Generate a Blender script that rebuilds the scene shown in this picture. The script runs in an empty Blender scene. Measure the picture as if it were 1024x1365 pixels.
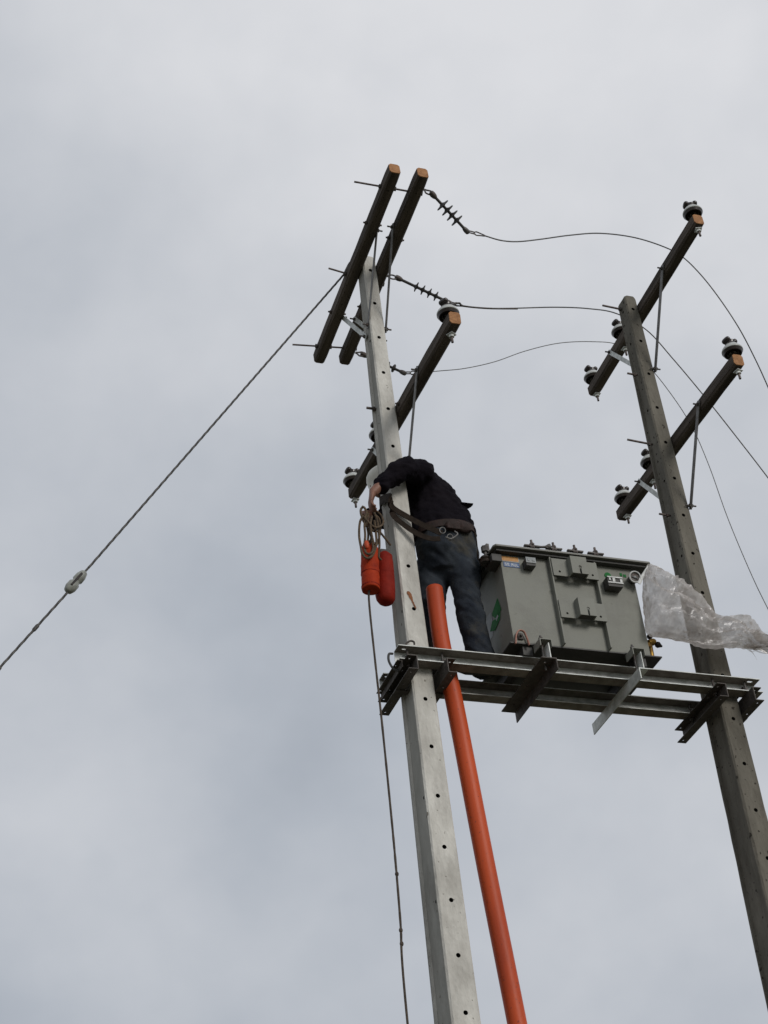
import bpy, bmesh, math, random
from mathutils import Vector, Matrix, noise
random.seed(7)
S = bpy.context.scene
COL = S.collection
V = Vector

# ---------------------------------------------------------------- camera
cam_data = bpy.data.cameras.new('camera')
cam = bpy.data.objects.new('camera', cam_data); COL.objects.link(cam)
cam_data.sensor_fit = 'VERTICAL'; cam_data.sensor_height = 24.0; cam_data.lens = 24.0*2345.32/1365.0
cam_data.clip_start = 0.1; cam_data.clip_end = 2000
R_ = V((0.9431764592,-0.3177287822,-0.0972963911)); U_ = V((-0.1137648704,-0.5838660083,0.8038395603)); F_ = V((0.3122110201,0.7470936389,0.5868350481))
m = Matrix((R_, U_, -F_)).transposed().to_4x4(); m.translation = V((-4.0145319,-9.3989630,1.6)); cam.matrix_world = m
S.camera = cam

# ---------------------------------------------------------------- overcast sky
W = bpy.data.worlds.new('World'); S.world = W; W.use_nodes = True
nt = W.node_tree; nt.nodes.clear(); N = nt.nodes.new; L = nt.links.new
def math_node(op, a, b=None, clamp=False):
    n = N('ShaderNodeMath'); n.operation = op; n.use_clamp = clamp
    for i, q in enumerate((a, b)):
        if q is None: continue
        if isinstance(q, (int, float)): n.inputs[i].default_value = q
        else: L(q, n.inputs[i])
    return n.outputs[0]
tc = N('ShaderNodeTexCoord'); nrm = N('ShaderNodeVectorMath'); nrm.operation = 'NORMALIZE'; L(tc.outputs['Generated'], nrm.inputs[0])
DIRV = nrm.outputs[0]
def noise_w(scale, detail=3, rough=.5, off=(0, 0, 0), stretch=(1, 1, 1)):
    mp = N('ShaderNodeMapping'); mp.inputs['Location'].default_value = off; mp.inputs['Scale'].default_value = stretch
    L(DIRV, mp.inputs[0]); n = N('ShaderNodeTexNoise'); n.inputs['Scale'].default_value = scale; n.inputs['Detail'].default_value = detail
    n.inputs['Roughness'].default_value = rough; L(mp.outputs[0], n.inputs[0]); return n.outputs[0]
def lobe(d, sharp):
    """a soft cloud thickness lump centred on direction d"""
    n = N('ShaderNodeVectorMath'); n.operation = 'DOT_PRODUCT'; L(DIRV, n.inputs[0]); n.inputs[1].default_value = V(d).normalized()
    a = math_node('SUBTRACT', n.outputs['Value'], 1.0); a = math_node('MULTIPLY', a, sharp); return math_node('EXPONENT', a)
big = noise_w(2.1, 3, .5, (3.1, .4, 1.7)); mid = noise_w(6.5, 4, .5, (.3, 2.2, 5.1), (1, 1, 1.3)); fine = noise_w(22, 5, .55, (1, 1, 1))
t = math_node('MULTIPLY', math_node('SUBTRACT', big, .5), .45)
t = math_node('ADD', t, math_node('MULTIPLY', math_node('SUBTRACT', mid, .5), .55))
t = math_node('ADD', t, math_node('MULTIPLY', math_node('SUBTRACT', fine, .5), .10))
t = math_node('ADD', t, .60)
for d, sh, amp in [((0.2885, 0.4942, 0.8201), 22, 0.46), ((0.4586, 0.5156, 0.7238), 60, 0.1), ((0.4769, 0.6605, 0.5799), 60, 0.04), ((0.1362, 0.7492, 0.6482), 50, -0.06), ((0.2945, 0.7949, 0.5305), 70, -0.07), ((0.1765, 0.8695, 0.4613), 230, 0.27), ((0.2676, 0.8362, 0.4787), 260, -0.13), ((0.2459, 0.8848, 0.3958), 200, 0.03), ((0.4462, 0.7993, 0.4025), 60, 0.08), ((0.1548, 0.9256, 0.3455), 100, -0.12), ((0.3655, 0.8759, 0.315), 60, -0.08)]:
    t = math_node('ADD', t, math_node('MULTIPLY', lobe(d, sh), amp))
ramp = N('ShaderNodeValToRGB'); L(t, ramp.inputs[0])
e = ramp.color_ramp.elements
e[0].position = 0.0; e[0].color = (.235, .270, .325, 1)
e[1].position = 1.0; e[1].color = (.74, .75, .78, 1)
el = e.new(.5); el.color = (.455, .49, .545, 1)
sky = N('ShaderNodeTexSky'); sky.sky_type = 'NISHITA'; sky.sun_disc = False
sky.sun_elevation = math.radians(24); sky.sun_rotation = math.radians(160); sky.air_density = 1; sky.dust_density = 3
bg1 = N('ShaderNodeBackground'); L(sky.outputs[0], bg1.inputs[0]); bg1.inputs[1].default_value = 0.05
bg2 = N('ShaderNodeBackground'); L(ramp.outputs[0], bg2.inputs[0]); bg2.inputs[1].default_value = 1.0
mx = N('ShaderNodeMixShader'); mx.inputs[0].default_value = .95; L(bg1.outputs[0], mx.inputs[1]); L(bg2.outputs[0], mx.inputs[2])
out = N('ShaderNodeOutputWorld'); L(mx.outputs[0], out.inputs[0])

sun_d = bpy.data.lights.new('sun', 'SUN'); sun_d.energy = 1.5; sun_d.angle = math.radians(20); sun_d.color = (1, .96, .9)
sun = bpy.data.objects.new('sun', sun_d); COL.objects.link(sun)
az = math.radians(160); elv = math.radians(24)      # compass bearing from +Y, same as the sky
sdir = V((math.sin(az)*math.cos(elv), math.cos(az)*math.cos(elv), math.sin(elv)))
sun.rotation_euler = sdir.to_track_quat('Z', 'Y').to_euler()
S.view_settings.view_transform = 'Standard'; S.view_settings.look = 'None'; S.view_settings.exposure = 0; S.view_settings.gamma = 1
S.view_settings.use_curve_mapping = False
S.render.engine = 'CYCLES'; S.cycles.transparent_max_bounces = 16

# ---------------------------------------------------------------- materials
MATS = {}
def mk(name, c1, c2=None, scale=8, rough=.7, metal=0., bump=.0, bscale=60, stretch=(1, 1, 1), spots=None, c3=None, s3=2.0, contrast=(.35, .65), bdist=.01, spec=.5):
    mt = bpy.data.materials.new(name); mt.use_nodes = True; t = mt.node_tree; b = t.nodes['Principled BSDF']; n = t.nodes.new; l = t.links.new
    b.inputs['Roughness'].default_value = rough; b.inputs['Metallic'].default_value = metal; b.inputs['Specular IOR Level'].default_value = spec
    b.inputs['Base Color'].default_value = (*c1, 1)
    co = n('ShaderNodeTexCoord'); mp = n('ShaderNodeMapping'); mp.inputs['Scale'].default_value = stretch; l(co.outputs['Object'], mp.inputs[0])
    col = None
    if c2:
        nz = n('ShaderNodeTexNoise'); nz.inputs['Scale'].default_value = scale; nz.inputs['Detail'].default_value = 6; nz.inputs['Roughness'].default_value = .6; l(mp.outputs[0], nz.inputs[0])
        r = n('ShaderNodeValToRGB'); r.color_ramp.elements[0].color = (*c1, 1); r.color_ramp.elements[1].color = (*c2, 1)
        r.color_ramp.elements[0].position = contrast[0]; r.color_ramp.elements[1].position = contrast[1]; l(nz.outputs[0], r.inputs[0]); col = r.outputs[0]
        mr = n('ShaderNodeMapRange'); mr.inputs[3].default_value = max(.05, rough-.12); mr.inputs[4].default_value = min(1, rough+.12); l(nz.outputs[0], mr.inputs[0]); l(mr.outputs[0], b.inputs['Roughness'])
    if c3:
        nz = n('ShaderNodeTexNoise'); nz.inputs['Scale'].default_value = s3; nz.inputs['Detail'].default_value = 7; nz.inputs['Roughness'].default_value = .7
        mp3 = n('ShaderNodeMapping'); mp3.inputs['Scale'].default_value = stretch; mp3.inputs['Location'].default_value = (4.3, 1.1, .7); l(co.outputs['Object'], mp3.inputs[0]); l(mp3.outputs[0], nz.inputs[0])
        r = n('ShaderNodeValToRGB'); r.color_ramp.elements[0].position = .52; r.color_ramp.elements[1].position = .72; l(nz.outputs[0], r.inputs[0])
        mxx = n('ShaderNodeMix'); mxx.data_type = 'RGBA'; l(r.outputs[0], mxx.inputs[0]); l(col, mxx.inputs[6]); mxx.inputs[7].default_value = (*c3, 1); col = mxx.outputs[2]
    if spots:
        sc, cs, amt = spots
        vo = n('ShaderNodeTexNoise'); vo.inputs['Scale'].default_value = sc; vo.inputs['Detail'].default_value = 3; l(co.outputs['Object'], vo.inputs[0])
        r = n('ShaderNodeValToRGB'); r.color_ramp.elements[0].position = amt; r.color_ramp.elements[1].position = amt+.05; l(vo.outputs[0], r.inputs[0])
        mxx = n('ShaderNodeMix'); mxx.data_type = 'RGBA'; l(r.outputs[0], mxx.inputs[0]); l(col, mxx.inputs[6]); mxx.inputs[7].default_value = (*cs, 1); col = mxx.outputs[2]
    if col: l(col, b.inputs['Base Color'])
    if bump:
        bz = n('ShaderNodeTexNoise'); bz.inputs['Scale'].default_value = bscale; bz.inputs['Detail'].default_value = 5; l(mp.outputs[0], bz.inputs[0])
        bn = n('ShaderNodeBump'); bn.inputs['Strength'].default_value = bump; bn.inputs['Distance'].default_value = bdist; l(bz.outputs[0], bn.inputs['Height']); l(bn.outputs[0], b.inputs['Normal'])
    MATS[name] = mt; return mt
mk('pale_concrete', (.44,.425,.39), (.66,.645,.60), 6, .9, 0, .8, 45, (1,1,.4), (30,(.20,.185,.16),.69), (.37,.355,.325), 3.0, spec=.2)
mk('side_shade_concrete', (.27,.265,.24), (.37,.36,.33), 6, .9, 0, .6, 45, (1,1,.4), (30,(.13,.12,.10),.68), (.22,.21,.19), 3.0, spec=.2)  # darker pale concrete: shade of the side faces put into the colour
mk('grey_concrete', (.115,.106,.088), (.185,.172,.144), 6, .92, 0, .8, 45, (1,1,.3), (30,(.04,.035,.028),.64), (.075,.068,.055), 2.2, spec=.2)
mk('old_timber', (.040,.032,.026), (.120,.098,.082), 14, .9, 0, 1.0, 60, (1,.06,1), (60,(.014,.011,.009),.64), (.065,.05,.04), 4, spec=.25)
mk('cut_wood', (.42,.20,.075), (.27,.12,.045), 30, .75, 0, .4, 90)
mk('galvanised', (.66,.68,.66), (.42,.44,.42), 14, .55, .12, .2, 90, (1,1,1), None, (.70,.72,.70), 9)
mk('dull_steel', (.13,.125,.12), (.07,.06,.055), 22, .6, .4, .3, 90, (1,1,1), None, (.10,.055,.04), 12)
mk('brown_steel', (.085,.072,.064), (.045,.038,.034), 18, .7, .1, .3, 90)
mk('rod_steel', (.15,.12,.11), (.08,.065,.06), 30, .55, .5, .2, 200)
mk('porcelain', (.50,.51,.49), (.40,.41,.39), 20, .22)
mk('weathered_porcelain', (.30,.31,.28), (.18,.185,.165), 30, .35)
mk('dark_glaze', (.022,.016,.014), (.035,.026,.022), 20, .25)
mk('polymer', (.03,.028,.026), (.05,.045,.04), 20, .55)
mk('conductor', (.17,.17,.17), (.10,.10,.10), 60, .5, .6)
mk('guy_steel', (.09,.085,.08), (.05,.048,.046), 80, .6, .3)
mk('tank_paint', (.178,.182,.158), (.212,.216,.188), 4, .55, 0, .15, 120, (1,1,1), (14,(.15,.15,.128),.68), (.155,.155,.135), 3, spec=.35)
mk('lid_paint', (.12,.12,.105), (.15,.15,.13), 5, .5, 0, .1, 120)
mk('dark_paint', (.03,.03,.028), (.05,.048,.045), 10, .6)
mk('orange_plastic', (.56,.080,.016), (.43,.056,.013), 3, .5, 0, .1, 150, (1,1,.25), (45,(.27,.045,.02),.66), (.33,.045,.016), 2.0, spec=.3)
mk('red_canvas', (.40,.038,.007), (.29,.024,.006), 9, .7, 0, .35, 60, (1,1,1), None, (.20,.016,.006), 5, spec=.15)
mk('deep_red_canvas', (.24,.014,.005), (.16,.009,.004), 9, .7, 0, .35, 60, spec=.15)
mk('rope', (.14,.095,.055), (.06,.042,.028), 60, .9, 0, .6, 250)
mk('hand_line_rope', (.10,.075,.055), (.045,.035,.028), 60, .9, 0, .6, 250)
mk('navy_cloth', (.006,.005,.008), (.011,.009,.012), 7, .95, 0, .5, 70, spec=.08)
mk('denim', (.016,.020,.029), (.046,.054,.065), 6, .9, 0, .5, 140, (1,1,1), None, (.075,.070,.058), 4, spec=.1)
mk('skin', (.25,.115,.075), (.18,.08,.052), 18, .55, 0, .2, 160)
mk('hair', (.012,.01,.009), (.02,.016,.014), 40, .7)
mk('hard_hat', (.62,.60,.53), (.50,.48,.42), 10, .42)
mk('leather', (.032,.015,.012), (.017,.010,.008), 18, .7, 0, .4, 120, spec=.3)
mk('strap_web', (.028,.019,.013), (.016,.011,.008), 30, .85, 0, .5, 200, spec=.2)
mk('boot_leather', (.03,.022,.016), (.015,.012,.01), 18, .6)
mk('brass', (.42,.26,.05), (.22,.12,.03), 30, .4, .7)
mk('copper', (.52,.30,.24), (.40,.18,.13), 25, .5, .3)
mk('white_paint', (.62,.63,.62), (.45,.46,.45), 30, .5)
mk('label_orange', (.50,.22,.02), (.40,.17,.02), 60, .5)
mk('label_blue', (.03,.085,.22), (.04,.10,.25), 30, .5)
mk('label_white', (.55,.58,.62), (.45,.48,.52), 60, .5)
mk('label_green', (.004,.17,.03), (.006,.11,.022), 30, .8)
mk('label_pale', (.25,.27,.28), (.19,.21,.21), 20, .5)
mk('rust', (.26,.10,.04), (.16,.07,.035), 40, .95)
mk('brown_shade_zinc', (.21,.19,.165), (.125,.107,.09), 12, .75, .1, .3, 60, (1,1,1), None, (.26,.24,.215), 5)  # flange faces: brown tint, with underside shade put into the colour
mk('brace_zinc', (.20,.195,.19), (.12,.115,.11), 18, .6, .2, .2, 90)
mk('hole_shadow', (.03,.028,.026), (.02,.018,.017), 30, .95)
mk('ground', (.13,.115,.085), (.085,.095,.05), .6, .95, 0, .6, 8, (1,1,1), None, (.17,.15,.115), .3)
# thin crumpled film
mt = bpy.data.materials.new('film'); mt.use_nodes = True; t_ = mt.node_tree; n = t_.nodes.new; l = t_.links.new
for q in list(t_.nodes): t_.nodes.remove(q)
co = n('ShaderNodeTexCoord'); nz = n('ShaderNodeTexNoise'); nz.inputs['Scale'].default_value = 9; nz.inputs['Detail'].default_value = 7; nz.inputs['Roughness'].default_value = .65; nz.inputs['Distortion'].default_value = 1.2
l(co.outputs['Object'], nz.inputs[0])
rc = n('ShaderNodeValToRGB'); rc.color_ramp.elements[0].position = .35; rc.color_ramp.elements[1].position = .66
rc.color_ramp.elements[0].color = (.52,.47,.44,1); rc.color_ramp.elements[1].color = (.88,.86,.85,1); l(nz.outputs[0], rc.inputs[0])
df = n('ShaderNodeBsdfDiffuse'); l(rc.outputs[0], df.inputs[0]); tl = n('ShaderNodeBsdfTranslucent'); l(rc.outputs[0], tl.inputs[0])
a1 = n('ShaderNodeMixShader'); a1.inputs[0].default_value = .58; l(df.outputs[0], a1.inputs[1]); l(tl.outputs[0], a1.inputs[2])
gl = n('ShaderNodeBsdfGlossy'); gl.inputs['Roughness'].default_value = .22; gl.inputs[0].default_value = (.9,.9,.92,1)
a2 = n('ShaderNodeMixShader'); a2.inputs[0].default_value = .08; l(a1.outputs[0], a2.inputs[1]); l(gl.outputs[0], a2.inputs[2])
tr = n('ShaderNodeBsdfTransparent'); tr.inputs[0].default_value = (.97,.97,.96,1); ra = n('ShaderNodeMapRange'); ra.inputs[1].default_value = .38; ra.inputs[2].default_value = .68; ra.inputs[3].default_value = .45; ra.inputs[4].default_value = .85
nz2 = n('ShaderNodeTexNoise'); nz2.inputs['Scale'].default_value = 5; nz2.inputs['Detail'].default_value = 5; l(co.outputs['Object'], nz2.inputs[0]); l(nz2.outputs[0], ra.inputs[0])
a3 = n('ShaderNodeMixShader'); l(ra.outputs[0], a3.inputs[0]); l(tr.outputs[0], a3.inputs[1]); l(a2.outputs[0], a3.inputs[2])
bp = n('ShaderNodeBump'); bp.inputs['Strength'].default_value = .35; bp.inputs['Distance'].default_value = .012
nz3 = n('ShaderNodeTexNoise'); nz3.inputs['Scale'].default_value = 22; nz3.inputs['Detail'].default_value = 4; nz3.inputs['Distortion'].default_value = 1.5; l(co.outputs['Object'], nz3.inputs[0]); l(nz3.outputs[0], bp.inputs['Height'])
for q in (df, tl, gl): l(bp.outputs[0], q.inputs['Normal'])
mo = n('ShaderNodeOutputMaterial'); l(a3.outputs[0], mo.inputs[0]); MATS['film'] = mt

# ---------------------------------------------------------------- helpers
ORIG = {}     # world position of each thing's base
def thing(name, label, cat, loc=(0, 0, 0), group=None, mesh=None):
    o = bpy.data.objects.new(name, mesh); COL.objects.link(o); o.location = loc
    o['label'] = label; o['category'] = cat
    if group: o['group'] = group
    ORIG[o.name] = V(loc); return o
def finish(bm, mat, smooth=30):
    me = bpy.data.meshes.new('m')
    bm.to_mesh(me); bm.free()
    for k in (mat if isinstance(mat, (list, tuple)) else [mat]): me.materials.append(MATS[k])
    if smooth:
        for p in me.polygons: p.use_smooth = True
        try: me.set_sharp_from_angle(angle=math.radians(smooth))
        except Exception: pass
    return me
def part(name, bm, mat, parent, label=None, smooth=30, world=True, kind=None):
    """a mesh of its own under parent; coordinates are world ones unless world=False"""
    off = V((0, 0, 0))
    if world and parent is not None:
        q = parent; off = V((0, 0, 0))
        while q is not None: off += V(q.location); q = q.parent
    if world and parent is not None and off.length: bmesh.ops.translate(bm, vec=-off, verts=bm.verts)
    me = finish(bm, mat, smooth); me.name = name
    o = bpy.data.objects.new(name, me); COL.objects.link(o); o.parent = parent
    if label: o['label'] = label
    if kind: o['kind'] = kind
    return o
def solo(name, bm, mat, label, cat, base, group=None, smooth=30):
    """a thing that is one mesh"""
    bmesh.ops.translate(bm, vec=-V(base), verts=bm.verts)
    me = finish(bm, mat, smooth); me.name = name
    return thing(name, label, cat, base, group, me)
def copy_tree(o, loc, label, rot=None):
    r = o.copy(); COL.objects.link(r); r.location = loc; r['label'] = label
    if rot is not None: r.rotation_euler = rot
    for ch in list(o.children):
        c = ch.copy(); COL.objects.link(c); c.parent = r
        for g in list(ch.children):
            d = g.copy(); COL.objects.link(d); d.parent = c
    return r
def BM(): return bmesh.new()
def box(bm, lo, hi, bev=0., mi=0):
    lo, hi = V(lo), V(hi); g = bmesh.ops.create_cube(bm, size=1); vs = g['verts']
    s = hi-lo; c = (hi+lo)/2
    for v in vs: v.co = V((v.co.x*s.x, v.co.y*s.y, v.co.z*s.z))+c
    fs = set(f for v in vs for f in v.link_faces)
    for f in fs: f.material_index = mi
    if bev:
        es = list(set(e for v in vs for e in v.link_edges)); bmesh.ops.bevel(bm, geom=es, offset=bev, segments=2, affect='EDGES', profile=.7)
    return bm
def frame_of(d):
    d = d.normalized(); a = V((0, 0, 1)) if abs(d.z) < .9 else V((1, 0, 0)); s = d.cross(a).normalized(); return s, s.cross(d).normalized()
def loft(bm, pts, rad, n=10, side=None, cap=True, twist=0, lobes=0, closed=False):
    """skin a tube through pts; rad a number, list of numbers or list of (a,b)"""
    pts = [V(p) for p in pts]; m = len(pts)
    if not isinstance(rad, (list, tuple)): rad = [rad]*m
    rings = []; s = None
    for i, p in enumerate(pts):
        if closed: d = pts[(i+1) % m]-pts[i-1]
        else: d = pts[min(i+1, m-1)]-pts[max(i-1, 0)]
        d = d.normalized()
        if s is None: s = (V(side)-d*V(side).dot(d)).normalized() if side is not None else frame_of(d)[0]
        else:
            q = V(side) if side is not None else s
            s = (q-d*q.dot(d)).normalized()
        u = d.cross(s).normalized(); r = rad[i]; a, b = r if isinstance(r, (tuple, list)) else (r, r)
        ring = []
        for k in range(n):
            th = 2*math.pi*k/n; ph = th+twist*i; f = 1+(.09*math.cos(lobes*(th)) if lobes else 0)
            ring.append(bm.verts.new(p+s*math.cos(ph)*a*f+u*math.sin(ph)*b*f))
        rings.append(ring)
    for i in range(m if closed else m-1):
        A, B = rings[i], rings[(i+1) % m]
        for k in range(n): bm.faces.new((A[k], A[(k+1) % n], B[(k+1) % n], B[k]))
    if cap and not closed: bm.faces.new(rings[0][::-1]); bm.faces.new(rings[-1])
    return bm
def smooth_path(pts, k=6):
    pts = [V(p) for p in pts]; P = [pts[0]*2-pts[1]]+pts+[pts[-1]*2-pts[-2]]; r = []
    for i in range(1, len(P)-2):
        a, b, c, d = P[i-1:i+3]
        for j in range(k):
            t = j/k; r.append(.5*((2*b)+(c-a)*t+(2*a-5*b+4*c-d)*t*t+(3*b-a-3*c+d)*t**3))
    r.append(pts[-1]); return r
def cyl(bm, a, b, r, n=12, r2=None): return loft(bm, [a, b], [r, r if r2 is None else r2], n)
def lathe(bm, prof, n=24, base=(0, 0, 0), axis=(0, 0, 1)):
    ax = V(axis).normalized(); s, u = frame_of(ax); rings = []
    for r, h in prof:
        rings.append([bm.verts.new(V(base)+ax*h+(s*math.cos(2*math.pi*k/n)+u*math.sin(2*math.pi*k/n))*max(r, 1e-4)) for k in range(n)])
    for A, B in zip(rings, rings[1:]):
        for k in range(n): bm.faces.new((A[k], A[(k+1) % n], B[(k+1) % n], B[k]))
    bm.faces.new(rings[0][::-1]); bm.faces.new(rings[-1]); bmesh.ops.recalc_face_normals(bm, faces=bm.faces); return bm
def prism(bm, poly, axis, a, b):
    """extrude a 2D outline along x, y or z from a to b"""
    def mkv(p, t): return {'x': (t, p[0], p[1]), 'y': (p[0], t, p[1]), 'z': (p[0], p[1], t)}[axis]
    A = [bm.verts.new(mkv(p, a)) for p in poly]; B = [bm.verts.new(mkv(p, b)) for p in poly]; n = len(poly)
    bm.faces.new(A); bm.faces.new(B[::-1])
    for k in range(n): bm.faces.new((A[k], B[k], B[(k+1) % n], A[(k+1) % n]))
    bmesh.ops.recalc_face_normals(bm, faces=bm.faces); return bm
def hexnut(bm, c, axis, r=.014, h=.012):
    c = V(c); a = V(axis).normalized(); return loft(bm, [c, c+a*h], r, 6)
def modded(bm, setup):
    """run modifiers on bm and give back the result"""
    me = bpy.data.meshes.new('tmp'); bm.to_mesh(me); bm.free(); o = bpy.data.objects.new('tmp', me); COL.objects.link(o)
    extra = setup(o); bpy.context.view_layer.update(); dg = bpy.context.evaluated_depsgraph_get(); r = bmesh.new()
    ev = o.evaluated_get(dg); r.from_mesh(ev.to_mesh()); ev.to_mesh_clear()
    for q in [o]+(extra or []): mq = q.data; bpy.data.objects.remove(q); bpy.data.meshes.remove(mq)
    return r
def cut(bm, cutters):
    def st(o):
        me = bpy.data.meshes.new('cut'); bmesh.ops.recalc_face_normals(cutters, faces=cutters.faces); cutters.to_mesh(me); cutters.free(); c = bpy.data.objects.new('cut', me); COL.objects.link(c)
        md = o.modifiers.new('b', 'BOOLEAN'); md.object = c; md.operation = 'DIFFERENCE'; md.solver = 'EXACT'; return [c]
    bmesh.ops.recalc_face_normals(bm, faces=bm.faces); return modded(bm, st)
def remesh(bm, vox, it=2):
    bmesh.ops.recalc_face_normals(bm, faces=bm.faces)
    def st(o):
        md = o.modifiers.new('r', 'REMESH'); md.mode = 'VOXEL'; md.voxel_size = vox
        s = o.modifiers.new('s', 'SMOOTH'); s.factor = .5; s.iterations = it
    return modded(bm, st)
def crumple(bm, fn):
    bm.normal_update()
    for v in bm.verts: v.co += v.normal*fn(v.co)
def nz1(p, s, st=(1, 1, 1), off=0): return noise.noise(V((p.x*st[0]*s+off, p.y*st[1]*s, p.z*st[2]*s)))

# ================================================================ ground
bm = BM(); bmesh.ops.create_grid(bm, x_segments=60, y_segments=60, size=900)
for v in bm.verts: v.co.z = .35*noise.noise(v.co*.01) - .05 if v.co.length > 25 else 0
me = finish(bm, 'ground'); me.name = 'ground'; g = bpy.data.objects.new('ground', me); COL.objects.link(g); g['kind'] = 'structure'

D = 2.2975        # distance between the two poles
# ================================================================ poles
def pole_half(z): return .054+.00625*(11.41-z)
def pole_depth(z): return .14+.0245*(11.41-z)
def make_pole(x0, ztop, holes, side_holes, mat):
    bm = BM(); yf = -.13; zs = [0, 2, 4, 4.9]+[5.0+.16*i for i in range(int((ztop-.12-5)/.16)+1)]+[ztop-.02, ztop]; rings = []
    for i, z in enumerate(zs):
        w = pole_half(z)-(.008 if z == ztop else 0); d = pole_depth(z); f = .011+.002*noise.noise(V((x0*7, 0, z*2.3)))+(.004 if noise.noise(V((x0*3, 5, z*9.1))) > .42 else 0); lip = .027; rec = .017*min(1, max(0, (ztop-.4-z)/.6))+.001
        if i == len(zs)-1: f += .004
        yb = yf+d
        prof = [(-w+f, yf), (w-f, yf), (w, yf+f), (w, yf+lip), (w-rec, yf+lip+.007), (w-rec, yb-lip-.007), (w, yb-lip), (w, yb-f), (w-f, yb),
                (-w+f, yb), (-w, yb-f), (-w, yb-lip), (-w+rec, yb-lip-.007), (-w+rec, yf+lip+.007), (-w, yf+lip), (-w, yf+f)]
        rings.append([bm.verts.new((x0+a, b, z)) for a, b in prof])
    n = len(rings[0])
    for A, B in zip(rings, rings[1:]):
        for k in range(n): bm.faces.new((A[k], A[(k+1) % n], B[(k+1) % n], B[k]))
    bm.faces.new(rings[0][::-1]); bm.faces.new(rings[-1])
    c = BM()
    for z in holes: loft(c, [(x0, -.2, z), (x0, .045, z)], .0150, 12)
    for z in side_holes: loft(c, [(x0-.3, yf+.075, z), (x0-.03, yf+.075, z)], .012, 10)
    r = cut(bm, c)
    for f in r.faces:      # bolt hole insides near-black, the shade in them put into the colour
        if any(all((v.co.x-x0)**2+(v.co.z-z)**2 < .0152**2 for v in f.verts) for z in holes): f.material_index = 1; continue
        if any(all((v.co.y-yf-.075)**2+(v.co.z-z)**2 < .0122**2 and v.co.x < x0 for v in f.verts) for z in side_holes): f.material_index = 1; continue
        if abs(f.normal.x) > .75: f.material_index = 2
    return r
hz = 11.267
holes1 = [hz-.3541*i for i in range(0, 30)]
p1 = thing('utility_pole', 'pale concrete pole with bolt holes that the worker is strapped to', 'utility pole', (-.008, 0, 0))
part('shaft', make_pole(-.008, 11.42, holes1, [hz-.3541*i+.02 for i in (2, 6, 9, 13, 15)], 'x'), ['pale_concrete', 'hole_shadow', 'side_shade_concrete'], p1, smooth=0)
# rust run beside one of the upper holes
bm = BM(); pts = [V((-0.034, -0.132, 8.220)), V((-0.022, -0.132, 8.172)), V((-0.010, -0.132, 8.131)), V((0.006, -0.132, 8.084))]
pts = smooth_path(pts, 4); ws = [.007, .016, .018, .014, .016, .012, .009, .006, .008, .006, .007, .006, .007]
pv = []
for p, w in zip(pts, ws): pv.append((bm.verts.new((p.x-w*(.8+.3*random.random()), -.1325, p.z)), bm.verts.new((p.x+w*(.8+.3*random.random()), -.1325, p.z))))
for a, b in zip(pv, pv[1:]): bm.faces.new((a[0], a[1], b[1], b[0]))
part('rust_streak', bm, 'rust', p1, 'brown rust run ending at a bolt hole')
hz2 = 11.322
holes2 = [hz2-.3541*i for i in range(0, 30)]
p2 = thing('utility_pole', 'darker weathered concrete pole right of the transformer, with two crossarms', 'utility pole', (D+.005, 0, 0))
part('shaft', make_pole(D+.005, 11.47, holes2, [hz2+.02-.3541*i for i in (0, 1, 3, 5, 7, 9)], 'x'), ['grey_concrete', 'hole_shadow', 'grey_concrete'], p2, smooth=0)

# ================================================================ timber crossarms
def arm_mesh(n, f, w=.092, h=.108, ch=.016, capped=True):
    """timber with chamfered edges from near end n to far end f"""
    n, f = V(n), V(f); d = (f-n).normalized(); s = d.cross(V((0, 0, 1))).normalized(); u = s.cross(d)
    prof = [(-w/2+ch, -h/2), (w/2-ch, -h/2), (w/2, -h/2+ch), (w/2, h/2-ch), (w/2-ch, h/2), (-w/2+ch, h/2), (-w/2, h/2-ch), (-w/2, -h/2+ch)]
    bm = BM(); rings = []; K = 26
    for i in range(K+1):
        t = i/K; p = n.lerp(f, t); e = .6 if i in (0, K) else 1; k = .94 if i in (0, K) else 1
        r = []
        for j, (a, b) in enumerate(prof):
            q = p+s*a*k+u*b*k; wob = .0022*noise.noise(V((q.y*5+n.x*3, j*1.7, n.z)))
            r.append(bm.verts.new(q+(s*a+u*b).normalized()*wob))
        rings.append(r)
    rings_pts = rings
    m = len(prof)
    # move end rings slightly so the end edge is worn round
    for A, B in zip(rings, rings[1:]):
        for k in range(m): bm.faces.new((A[k], A[(k+1) % m], B[(k+1) % m], B[k]))
    bm.faces.new(rings[0][::-1]); bm.faces.new(rings[-1])
    bmesh.ops.recalc_face_normals(bm, faces=bm.faces)
    return bm, s, u, d, prof
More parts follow.
